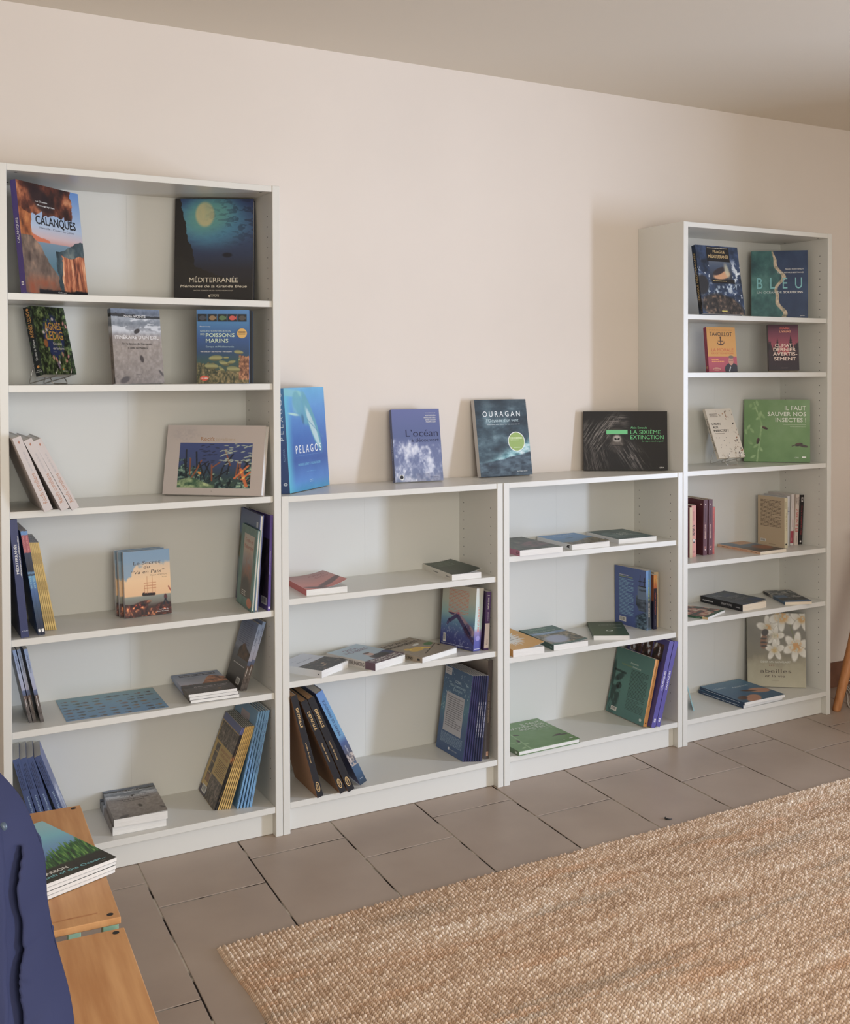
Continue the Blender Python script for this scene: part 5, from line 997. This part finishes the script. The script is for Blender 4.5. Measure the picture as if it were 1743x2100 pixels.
fx = ('S', 2.546, -.17, .704, 0, 0, .13, .2, .014); K['palebk'] = fx
bk('palebk', PB, 'cream spined paperback half hidden at the far left of the fourth shelf', spine=grad((0, (200, 176, 140)), (1, (214, 186, 146))), back=flat(110, 44, 50), col=(206, 180, 144), page=m_cream)
bk('pk8865', PB, 'pink spined paperback numbered 8865', spine=flat(214, 140, 128), col=(120, 50, 56), page=m_cream, over={6: .13, 1: 2.5735}, marks=[('t', 'up', '8865', .42, .62, .28, .92, (44, 34, 38), .004), ('e', 'spine', .5, .32, .26, .03, (206, 200, 196)), ('p', 'spine', [(.1, .34), (.3, .33), (.25, .31)], (40, 34, 38)), ('p', 'spine', [(.7, .34), (1, .35), (.8, .32)], (40, 34, 38)), ('e', 'spine', .5, .285, .15, .014, (40, 34, 38)), ('l', 'up', .7, .92, .35, .6, 1, (160, 96, 90)), ('l', 'spine', .25, .8, .07, .12, 2, (150, 90, 84))])
bk('nav', PB, 'paperback with a beige upper and navy lower spine', spine=a_nav, col=(196, 170, 138), page=m_cream, over={1: 2.5965, 6: .12}, marks=[('l', 'up', .55, .95, .3, .7, 1, (120, 100, 80)), ('t', 'up', 'Folio', .05, .13, .4, .62, W)])
bk('clar1', PB, 'left of the two tall claret BERNARD CLAVEL paperbacks', 'tall claret paperbacks', spine=a_claret, back=a_claret, col=(98, 44, 54), page=m_cream, over={4: 0}, marks=[('t', 'up', 'BERNARD CLAVEL', .3, .56, .35, .66, (228, 190, 170), .012), ('l', 'up', .6, .85, .35, .66, 1, (60, 26, 36)), ('e', 'spine', .5, .915, .12, .011, (240, 214, 196)), ('e', 'spine', .5, .1, .12, .011, (240, 214, 196)), ('l', 'spine', .28, .76, .12, .16, 2, (226, 150, 120)), ('e', 'back', .9, .915, .04, .013, (240, 214, 196))])
bk('clar2', PB, 'right of the two tall claret BERNARD CLAVEL paperbacks', 'tall claret paperbacks', spine=a_claret, back=a_claret, col=(98, 44, 54), page=m_cream, over={1: 2.6645, 8: .0205}, marks=[('t', 'up', 'BERNARD CLAVEL', .3, .56, .35, .66, (228, 190, 170), .012), ('l', 'up', .6, .85, .35, .66, 1, (60, 26, 36)), ('e', 'spine', .5, .915, .12, .011, (240, 214, 196)), ('e', 'spine', .5, .1, .12, .011, (240, 214, 196)), ('l', 'spine', .28, .76, .12, .16, 2, (226, 150, 120))])
bk('red', PB, 'short coral red paperback right of the claret pair', spine=grad((0, (196, 84, 76)), (.5, (160, 58, 60)), (1, (206, 96, 76))), front=flat(206, 104, 80), col=(196, 84, 72), page=m_cream, over={4: -.02, 1: 2.6825}, marks=[('l', 'up', .2, .9, .35, .65, 1, (226, 96, 66)), ('e', 'spine', .5, .08, .3, .05, (226, 110, 76)), ('e', 'spine', .5, .08, .22, .042, (196, 84, 76))])
bk('cream', PB, 'cream book with its text-filled back cover showing on the fourth shelf', back=flat(196, 174, 142), spine=flat(206, 192, 156), col=(200, 178, 146), page=m_page, over={1: 3.05, 6: .15, 2: -.188}, marks=[('l', 'back', .1, .88, .38, .93, 20, (110, 92, 72)), ('bar', 'back', .1, .07, .3, .13), ('l', 'back', .42, .68, .03, .045, 1, (110, 92, 72)), ('t', 'up', 'La Vie en Mer', .35, .7, .35, .6, (140, 126, 90)), ('l', 'up', .78, .92, .3, .7, 1, (140, 126, 90)), ('e', 'spine', .5, .07, .25, .018, (50, 44, 40))])
bk('grey', PB, 'white-grey spined paperback right behind the cream book', spine=grad((0, (190, 188, 190)), (.6, (196, 196, 200)), (.68, (196, 196, 200)), (.69, (90, 104, 150)), (.7, (196, 196, 200)), (1, (206, 204, 204))), col=(196, 194, 196), over={8: .015, 1: 3.1, 5: .02}, marks=[('l', 'up', .62, .78, .5, .7, 1, (60, 60, 70))])
bk('wred', PB, 'white spined paperback with a raspberry red lower block', spine=a_wred, col=(206, 196, 190), over={8: .0185, 1: 3.1255, 5: .045}, marks=[('l', 'up', .72, .88, .4, .6, 1, (176, 110, 110)), ('t', 'up', 'Voyager', .35, .52, .35, .6, (176, 80, 84)), ('l', 'up', .08, .14, .4, .6, 1, (220, 160, 160))])
bk('nous', PB, 'white spined paperback titled ET SI NOUS? in red', spine=flat(206, 188, 176), col=(206, 188, 176), over={8: .0205, 1: 3.148, 5: .06}, marks=[('t', 'up', 'ET SI NOUS ?', .26, .7, .18, .82, (186, 54, 52), .016), ('t', 'up', 'FRANÇOIS', .78, .95, .1, .4, (60, 54, 54)), ('t', 'up', 'TARDIF', .8, .94, .55, .85, (60, 54, 54)), ('t', 'up', 'Laffont', .05, .17, .35, .6, (90, 80, 80))])
bk('blk', PB, 'black spined paperback with red lettering, last before the side panel', spine=flat(30, 24, 26), col=(40, 34, 36), over={8: .021, 1: 3.172, 5: .075}, marks=[('t', 'up', 'Dans une enfance en forme', .2, .78, .35, .65, (176, 50, 60), .006), ('r', 'spine', .3, .86, .8, .95, (190, 180, 176)), ('r', 'spine', .4, .885, .7, .925, (30, 24, 26)), ('e', 'spine', .5, .06, .22, .02, (226, 220, 214))])
bk('c4fl', PB, 'thin paperback with an orange and blue cover lying in front of the cream book', front=a_flatb, spine=flat(222, 180, 146), col=(216, 186, 156), page=m_cream, over={8: .0115, 3: .7155}, marks=[('l', 'up', .08, .22, .3, .7, 1, (110, 80, 60)), ('t', 'up', 'SECOND TANGO', .3, .65, .3, .7, (190, 96, 70)), ('l', 'up', .75, .9, .3, .7, 1, (110, 80, 60))])
bk('c4dark', PB, 'thick dark grey-blue paperback with a black spine lying on the fifth shelf', front=a_darkb, spine=flat(26, 24, 28), col=(40, 44, 54), page=m_cream, curl=.009, over={8: .0265, 3: .507}, marks=[('t', 'front', 'FILS', .2, .44, .72, .84, (150, 156, 160), -.008), ('t', 'front', 'DE LUNE', .42, .85, .5, .62, (150, 156, 160), -.008), ('t', 'front', 'ET LE VENT', .45, .85, .33, .43, (140, 146, 150), -.008), ('t', 'up', 'Et si on arrêtait', .26, .5, .3, .7, (200, 196, 196)), ('l', 'up', .7, .95, .3, .7, 1, (200, 196, 196)), ('l', 'up', .06, .16, .35, .65, 1, (170, 166, 166))])
bk('c4blue', PB, 'small black, white and blue paperback lying at the right of the fifth shelf', front=a_bw, spine=grad((0, (70, 104, 140)), (.5, (60, 84, 110)), (.6, (196, 188, 176)), (.8, (40, 40, 44)), (1, (30, 30, 34))), col=(50, 60, 76), page=m_cream, curl=.003)
bk('c4lit', PB, 'small colourful illustrated paperback with a green spine at the left edge', front=a_col, spine=grad((0, (206, 180, 130)), (.14, (206, 180, 130)), (.15, (44, 84, 62)), (1, (44, 84, 62))), col=(54, 92, 66), marks=[('t', 'dn', 'pocket', .68, .8, .3, .7, (130, 170, 140))])
bk('bees', HB, 'grey-green book les abeilles et la vie with white blossoms facing out', front=a_bees, col=(150, 146, 124), marks=[('t', 'front', 'DIDIER VAN CAUWELAERT', .23, .74, .325, .35, (206, 204, 190), -.003), ('t', 'front', 'LES', .37, .46, .28, .3, (120, 70, 48)), ('t', 'front', 'abeilles', .22, .75, .19, .24, (70, 56, 42), -.004), ('t', 'front', 'et la vie', .3, .64, .13, .165, (70, 56, 42), -.004), ('l', 'front', .42, .54, .075, .095, 2, (150, 140, 116)), ('l', 'front', .02, .3, .945, .96, 1, (176, 172, 156))])
dk = [('t', 'front', 'L’homme', .1, .36, .72, .78, (200, 214, 220), -.003), ('t', 'front', 'dauphins', .46, .84, .66, .72, (200, 214, 220), -.003)]
a = list(K['dau2']); a[3] = .1135; a[8] = .0138; K['dau2'] = tuple(a)
a = list(K['dau1']); a[3] = .1255; a[8] = .0112; a[4] = .02; K['dau1'] = tuple(a)
bk('dau2', PB, 'lower of the two blue dolphin-man paperbacks lying on the bottom shelf', 'flat pair of blue swimmer paperbacks', front=a_dau, spine=flat(44, 66, 96), col=(50, 74, 104), marks=[('l', 'up', .1, .9, .3, .7, 1, (190, 200, 210))])
bk('dau1', PB, 'upper of the two blue dolphin-man paperbacks lying on the bottom shelf', 'flat pair of blue swimmer paperbacks', front=a_dau, spine=flat(44, 66, 96), col=(50, 74, 104), curl=.002, marks=dk+[('l', 'up', .1, .9, .3, .7, 1, (190, 200, 210))])
K['advert'] = ('S', 2.508, -.2, .0995, -.62, -.26, .13, .18, .004)
bk('advert', PB, 'pale blue thin booklet leaning on the left panel of the bottom shelf', front=a_adv, spine=flat(150, 196, 206), col=(160, 196, 206))
K['leaf'] = ('L', .1700, -.2500, .4512, -.03, 0, .287, .238, .0008)
bk('leaf', 'leaflet', 'blue species chart leaflet with rows of fish lying flat', front=a_leaf, col=(110, 156, 190), cat='leaflet', res=.0011)
for i in range(4):
    a = list(K['carbtop']); a[3] = .3605+.0088*(i+1); a[8] = .0086; a[4] = .36+(.03, .015, .02, 0)[i]; a[1] += (.014, .01, .006, 0)[i]*0+.004; a[2] -= (.01, .004, .004, 0)[i]*0; a[6] = .21; a[7] = .31; K['carb%d' % i] = tuple(a)
    bk('carb%d' % i, MG, ('bottom booklet of the pile on the wooden crate', 'second booklet from the bottom of the pile on the crate', 'second booklet from the top of the pile on the crate', 'top booklet with blue sky and green grass on the crate pile')[i], 'pile of ocean booklets on the crate', front=a_carb if i == 3 else None, col=(56, 60, 52), res=.0009, marks=[('t', 'front', 'BLUE CARBON', .1, .56, .11, .15, W, .012), ('t', 'front', 'The breath of the Ocean...', .02, .93, .055, .09, (130, 206, 214), .008), ('l', 'front', .84, .95, .02, .03, 1, (170, 170, 160))] if i == 3 else [])

FIX = {'recif1': {1: .1265, 5: -.375}, 'recif2': {1: .170}, 'emile': {1: .7185, 4: -.07, 5: .09, 8: .009}, 'atlas': {1: .7355, 4: -.07, 5: .07}, 'patrim': {1: .7655, 4: 0, 5: .036, 8: .0085},
    'plor1': {1: .6985, 5: .3}, 'plor2': {1: .7095, 5: .3}, 'oce4': {6: .14}, 'purp': {1: 1.5615, 5: .06}, 'whale': {1: 1.535}, 'dey1': {1: .9315}, 'prov': {5: -.445, 4: 0}, 'herb': {1: 1.5595, 4: 0, 5: .046}, 'orange': {1: 2.3495}, 'cal1': {1: 2.266}, 'futur': {1: 2.3755, 4: 0},
    'cal2': {1: 2.287}, 'gorilla': {6: .326}, 'blk': {5: .05}, 'nous': {5: .042}, 'wred': {5: .034}, 'grey': {5: .015}, 'c4blue': {1: 2.98}, 'dau1': {7: .268, 4: 0, 6: .22}, 'dau2': {6: .222, 7: .258}, 'medsp': {1: .0715, 4: 0}, 'advert': {1: 2.532}}
for sp in SP:
    f_ = FIX.get(sp.pop('key'))
    if f_:
        k_ = list(sp['K_'])
        for i_, v_ in f_.items(): k_[i_] = v_
        sp['K_'] = tuple(k_)
collect(SP)
for sp in SP: make_book(**sp)

# ------------------------------------------------------------------ wire book stands
def stand(loc, yw, wdt, label, dp=.085, up=.1, by=.058, fz=.028):
    t = thing('wire_book_stand', label, 'book stand', loc, Matrix.Rotation(yw, 3, 'Z'))
    def rnd(P, r=.006):
        out = [Vector(P[0])]
        for i in range(1, len(P)-1):
            p = Vector(P[i]); a = (Vector(P[i-1])-p).normalized(); b_ = (Vector(P[i+1])-p).normalized()
            for s_ in (0, .5, 1): out.append(p+a*r*(1-s_)**2+b_*r*s_**2)
        out.append(Vector(P[-1])); return out
    for x in (wdt*.28, wdt*.72):
        b = MB(); b.tube(rnd([(x, -.016, fz+.02), (x, -.010, fz-.003), (x, dp, .0022), (x, by, up)]), .0016, 8)
        b.build('side_wire', m_wire, t, smooth=True)
    b = MB(); b.tube(rnd([(wdt*.28, .012, fz-.009), (wdt*.28, .0, .0022), (wdt*.72, .0, .0022), (wdt*.72, .012, fz-.009)]), .0016, 8); b.build('front_foot', m_wire, t, smooth=True)
    b = MB(); b.tube([(wdt*.28, by+.001, up-.002), (wdt*.72, by+.001, up-.002)], .0016, 8); b.build('back_rail', m_wire, t, smooth=True)
kk = K['ledig']; stand((kk[1], kk[2], 1.411), kk[4], kk[6], 'chrome wire stand holding the flowery green paperback', dp=.092, up=.1)
kk = K['adieu']; stand((2.692, -.165, 1.061), .06, .15, 'chrome wire stand holding the cream insect paperback', dp=.095, up=.1, by=.056, fz=.034)

# ------------------------------------------------------------------ jute rug
RX0, RX1, RY1, RY0 = .425, 3.0, -.845, -2.6
def rug():
    px, py = .0118, .0086; sx, sy = 4, 4
    nc = int((RX1-RX0)/px); nr = int((RY1-RY0)/py)
    rs = np.random.RandomState(5); ph = rs.rand(nc)*1.0; colj = rs.rand(nc)*.1
    jit = rs.rand(nc, nr+2)
    nx = nc*sx; ny = nr*sy
    X = np.linspace(0, nc, nx+1); Y = np.linspace(0, nr, ny+1)
    gx, gy = np.meshgrid(X, Y, indexing='xy')
    ci = np.clip(np.floor(gx-1e-6).astype(int), 0, nc-1); fx = gx-ci
    yy = gy+ph[ci]+.35*fx+.3*vn(gx*.21, gy*.31, 7); ri = np.floor(yy).astype(int); fy = yy-ri
    rr = jit[ci, np.clip(ri, 0, nr+1)]
    hump = np.sin(np.clip(fx, 0, 1)*PI)**.6; bead = np.sin(np.clip(fy, 0, 1)*PI)**.7
    h = .0012+.0115*hump*(.35+.65*bead)*(.75+.5*rr)
    edge = np.minimum.reduce([gx/1.2, (nc-gx)/1.2, gy/1.2, (nr-gy)/1.2]); h = np.where(edge < 1, h*np.sqrt(np.clip(edge, 0, 1)), h)
    wx = RX0+gx*px+.0035*np.sin(gy*.12)*np.clip(1-gx/20, 0, 1)+.0014*(rr-.5); wy = RY0+gy*py+.0015*(rr-.5)+.0035*(vn(gx*.15, gx*0, 9)-.5)*np.clip(1-(nr-gy)/12, 0, 1)
    V = np.stack([wx, wy, h], -1).reshape(-1, 3)
    n1 = N(gx.ravel(), gy.ravel(), .11, 401, 4, sx=.16, sy=1.5); n2 = N(gx.ravel(), gy.ravel(), .3, 402, 3, sx=.35, sy=1.1)
    t = .34*n1+.2*n2+.46*rr.ravel()
    c = pal(t, [(0, (160, 130, 106)), (.35, (190, 162, 138)), (.55, (206, 180, 156)), (.75, (220, 200, 180)), (1, (236, 222, 206))])
    c = mix(c, (200, 158, 126), SM(N(gx.ravel(), gy.ravel(), .12, 404, 4, sx=.3, sy=1.6), .6, .9)*.45)
    c = mix(c, (168, 156, 142), SM(N(gx.ravel(), gy.ravel(), .11, 405, 4, sx=.25, sy=1.8), .68, .95)*.45)
    c = mix(c, (132, 88, 62), ((vn(ci.ravel()*1.37+.5, ri.ravel()*1.61+.5, 408) > .985)*.7))
    i = np.arange(nx)[None, :]+np.arange(ny)[:, None]*(nx+1)
    F = np.stack([i, i+1, i+nx+2, i+nx+1], -1).reshape(-1, 4)
    b = MB(); b.add(V, F, 0, np.clip(lin(c)*1.12, 0, 1)); o = b.build("jute_rug", m_rug, smooth=True)
    o.location = (0, 0, .0004)
    tag(o, 'thick braided natural jute rug lying on the tiled floor', 'rug')
rug()

# ------------------------------------------------------------------ wooden crates
def crate(loc, label, w_=.40, d_=.645, h_=.36):
    t = thing('storage_crate', label, 'crate', loc, Matrix.Rotation(-.055, 3, 'Z'), None)
    x0, x1, y0, y1 = -w_, 0, -d_, 0
    b = MB(); b.bbox((x0, y0, h_-.014), (x1, y1, h_), .0015)
    for (x, y) in ((x1-.018, y1-.016), (x1-.018, y0+.02), (x0+.018, y1-.016), (x0+.018, y0+.02)): b.disc((x, y, h_+.0004), .0065, 'z', 12, 1)
    b.add([(x0+.04, y0+.036, h_+.0003), (x1-.04, y0+.036, h_+.0003), (x1-.04, y0+.040, h_+.0003), (x0+.04, y0+.040, h_+.0003)], [(0, 1, 2, 3)], 2)
    b.build('lid', [m_bamboo, m_dark, m_oak], t)
    for (x, y) in ((x1, y0), (x1, y1-.03), (x0+.03, y0), (x0+.03, y1-.03)):
        b = MB(); b.bbox((x-.034, y+.004, 0), (x-.004, y+.03, h_-.0142), .001); b.build('corner_post', m_mint, t)
    for y in (y0+.06, y1-.09):
        b = MB(); b.bbox((x0+.01, y, h_-.07), (x0+.2, y+.02, h_-.01425), .001); b.build('wooden_rail', m_bamboo, t)
    b = MB(); b.bbox((x0+.012, y0+.036, .05), (x0+.03, y1-.036, h_-.01425), .001); b.build('side_board', m_bamboo, t)
    return t
crate((.1335, -.664, 0), 'bamboo-topped crate with a booklet pile, next to the tall bookcase')
crate((.0945, -1.353, 0), 'bamboo-topped crate in front, partly behind the navy cushion')

# ------------------------------------------------------------------ sofa and navy cushion
ED = [(1585, 0), (1611, 24), (1634, 41), (1660, 55), (1688, 67), (1719, 80), (1750, 89), (1778, 93), (1817, 95), (1845, 97), (1884, 103), (1920, 110), (1966, 123), (2012, 136), (2048, 144), (2100, 152)]
D0 = 1.22
def px2(x, y, d=D0): return EYE+fw*d+r2*((x-PX)/FOC*d)-u2*((y-PY)/FOC*d)
OUT = [(-640, 1560), (-560, 1480), (-420, 1440), (-280, 1436), (-150, 1464), (-70, 1516)]+[(x, y) for y, x in ED]+[(158, 2170), (160, 2260), (150, 2360), (122, 2440), (60, 2490), (-60, 2516), (-220, 2520), (-400, 2512), (-560, 2496), (-640, 2440), (-676, 2300), (-690, 2100), (-684, 1900), (-670, 1700)]
def cushion():
    P = [px2(x, y) for x, y in OUT]; cx_ = sum(p[0] for p in OUT)/len(OUT); cy_ = sum(p[1] for p in OUT)/len(OUT)
    ctr = px2(cx_, cy_); n = len(P); R = 70; th_ = .085
    # finer outline
    PP = []
    for i in range(n):
        for k in range(10):
            t = k/10; a, b_, c_, d_ = P[i-1], P[i], P[(i+1) % n], P[(i+2) % n]
            PP.append(.5*((2*b_)+(c_-a)*t+(2*a-5*b_+4*c_-d_)*t*t+(3*b_-a-3*c_+d_)*t**3))
    m_ = len(PP); nrm = -fw; b = MB()
    for sd in (1, -1):
        V = [ctr+nrm*(th_ if sd > 0 else -.03)]; F = []
        for r_ in range(1, R+1):
            s_ = r_/R
            for i, p in enumerate(PP):
                q = ctr+(p-ctr)*s_; prof = (1-s_**3.2)**.55
                ang = i/m_*2*PI
                wr = .010*math.sin(ang*9+s_*7)*s_**2*(1-s_)*3+.006*(float(vn(np.array([q.x*24+q.y*9]), np.array([q.z*16]), 77)[0])-.5)*2*min(1, (1-s_)*5)
                if sd > 0:
                    d_ = q+nrm*th_*prof-EYE; zx = d_.dot(fw); qx = PX+FOC*d_.dot(r2)/zx; qy = PY-FOC*d_.dot(u2)/zx
                    xc = 24+.02*(qy-1700)+4*math.sin(qy*.03)
                    g_ = math.exp(-((qx-xc)/9)**4)*min(1, max(0, (qy-1735)/40))*min(1, max(0, (2380-qy)/60))
                    wr += -.045*g_+.008*math.exp(-((qx-xc+26)/14)**2)*min(1, max(0, (qy-1700)/30))
                    for (ax, ay, bx, by_, wd_, am) in ((30, 1690, 95, 1730, 9, -.004), (40, 1960, 105, 1905, 8, -.005), (55, 2100, 120, 2030, 12, -.004), (10, 1700, 80, 1800, 14, -.003), (60, 2000, 100, 1940, 12, .004)):
                        tt = max(0, min(1, ((qx-ax)*(bx-ax)+(qy-ay)*(by_-ay))/((bx-ax)**2+(by_-ay)**2))); dd = math.hypot(qx-ax-tt*(bx-ax), qy-ay-tt*(by_-ay)); wr += am*math.exp(-(dd/wd_)**2)
                V.append(q+nrm*sd*((th_ if sd > 0 else .03)*prof+wr))
        for i in range(m_): F.append((0, 1+i, 1+(i+1) % m_) if sd > 0 else (0, 1+(i+1) % m_, 1+i))
        for r_ in range(R-1):
            for i in range(m_):
                a = 1+r_*m_+i; b2 = 1+r_*m_+(i+1) % m_
                f = (a, a+m_, b2+m_, b2); F.append(f if sd > 0 else f[::-1])
        b.add([tuple(v) for v in V], F)
    o = b.build('navy_cushion', m_navy, smooth=True)
    tag(o, 'large navy blue cushion with a button flap standing at the left edge', 'cushion')
    def surf(x, y, e=.004):
        p = px2(x, y, D0-th_*.55); p = p-nrm*(p-ctr).dot(nrm)/nrm.dot(nrm); d = (p-ctr); best = 1e9; s_ = .5
        lo, hi = 0, 1
        for q in PP: pass
        # fraction of the way to the outline along this direction
        dx = d.dot(r2); dz = d.dot(u2); a0 = math.atan2(dz, dx); bq = min(PP, key=lambda q: abs(((math.atan2((q-ctr).dot(u2), (q-ctr).dot(r2))-a0+PI) % (2*PI))-PI))
        s_ = min(d.length/(bq-ctr).length, .999)
        z_ = (p+nrm*(th_*(1-s_**3.2)**.55+e)-EYE).dot(fw)
        return px2(x, y, z_)
    fl_ = MB(); L_ = [(4, 1700), (3, 1740), (7, 1780), (4, 1825), (10, 1870), (7, 1920), (12, 1965), (8, 2010), (13, 2060), (12, 2110), (16, 2200), (12, 2300)]
    V = []; 
    for x, y in L_:
        V += [tuple(surf(x-150, y, .001)), tuple(surf(x-60, y, .0075)), tuple(surf(x-4, y, .009)), tuple(surf(x+4, y, .008)), tuple(surf(x+6, y, -.012))]
    F = [(i*5+k, i*5+k+1, (i+1)*5+k+1, (i+1)*5+k) for i in range(len(L_)-1) for k in range(4)]
    fl_.add(V, F); fo = fl_.build('button_flap', m_navy, o, smooth=True)
    bt = MB(); c_ = surf(4, 1696, .006); V = []
    for rr, hh in ((.0001, .004), (.0035, .0045), (.0055, .003), (.006, 0)):
        for k in range(14): V.append(tuple(c_+r2*rr*math.cos(k/7*PI)+u2*rr*math.sin(k/7*PI)+nrm*hh))
    bt.add(V, [(i*14+k, i*14+(k+1) % 14, (i+1)*14+(k+1) % 14, (i+1)*14+k) for i in range(3) for k in range(14)]); bt.build('button', m_button, o, smooth=True)
    return o
cushion()
t = thing('sofa', 'navy sofa carrying the cushion, below the picture’s left edge', 'sofa', (-.62, -2.52, 0), Matrix.Rotation(-.53, 3, 'Z'))
b = MB(); b.bbox((-.48, -.32, .12), (.42, .32, .40), .02); b.build('seat', m_navy, t)
for (x, y) in ((-.42, -.26), (.36, -.26), (-.42, .26), (.36, .26)):
    b = MB(); b.tube([(x, y, 0), (x, y, .12)], .018, 10); b.build('leg', m_oak, t)

# ------------------------------------------------------------------ table at the right, cable, debris
t = thing('wooden_table', 'oak table whose splayed round leg shows right of the bookcases', 'table', (3.62, -.52, 0))
b = MB(); b.bbox((-.12, -.36, .70), (.62, .36, .73), .006); b.build('tabletop', m_oak, t)
for (x0_, y0_, x1_, y1_) in ((-.352, .263, -.09, .26), (.55, .263, .5, .26), (-.352, -.32, -.09, -.28), (.55, -.32, .5, -.28)):
    if y0_ < 0 and x0_ < 0: x0_, x1_ = .0, .06
    b = MB(); b.tube([(x0_, y0_, 0), (x0_, y0_, .003), (x0_+(x1_-x0_)*.5, (y0_+y1_)/2, .36), (x1_, y1_, .70)], [.016, .0175, .026, .031], 20); b.build('leg', m_oak, t, smooth=True)
b = MB()
def curve(P, n=8):
    P = [Vector(x) for x in P]; P = [P[0]*2-P[1]]+P+[P[-1]*2-P[-2]]; out = []
    for i in range(1, len(P)-2):
        for k in range(n):
            t = k/n; a, b_, c_, d_ = P[i-1:i+3]; out.append(.5*((2*b_)+(c_-a)*t+(2*a-5*b_+4*c_-d_)*t*t+(3*b_-a-3*c_+d_)*t**3))
    return out+[P[-2]]
CABLE = [[(3.532, -0.045, 0.05), (3.561, -0.045, 0.041), (3.588, -0.045, 0.031), (3.629, -0.045, 0.02)],
    [(3.551, -0.045, 0.011), (3.57, -0.045, 0.006), (3.554, -0.073, 0.004), (3.517, -0.119, 0.004), (3.516, -0.145, 0.004)],
    [(3.53, -0.051, 0.004), (3.511, -0.081, 0.004), (3.497, -0.107, 0.004), (3.439, -0.165, 0.004), (3.388, -0.211, 0.004), (3.35, -0.251, 0.004), (3.345, -0.272, 0.004), (3.369, -0.275, 0.004)],
    [(3.551, -0.045, 0.011), (3.539, -0.077, 0.004), (3.51, -0.114, 0.004), (3.443, -0.193, 0.004)]]
for Pc in CABLE: b.tube(curve(Pc), .0028, 8)
o = b.build('power_cable', m_cable, smooth=True); tag(o, 'coiled white cable on the floor behind the table leg', 'cable')
b = MB(); pts = [(1.925+.018*math.cos(t_), -.789+.012*math.sin(t_), .0028) for t_ in np.linspace(2.2, 4.6, 10)]; b.tube(pts, [.001, .002, .003, .0032, .003, .003, .0025, .002, .0015, .001], 8)
o = b.build('leaf_scrap', m_black, smooth=True); tag(o, 'tiny curled black scrap on the tiles beside the rug edge', 'debris')
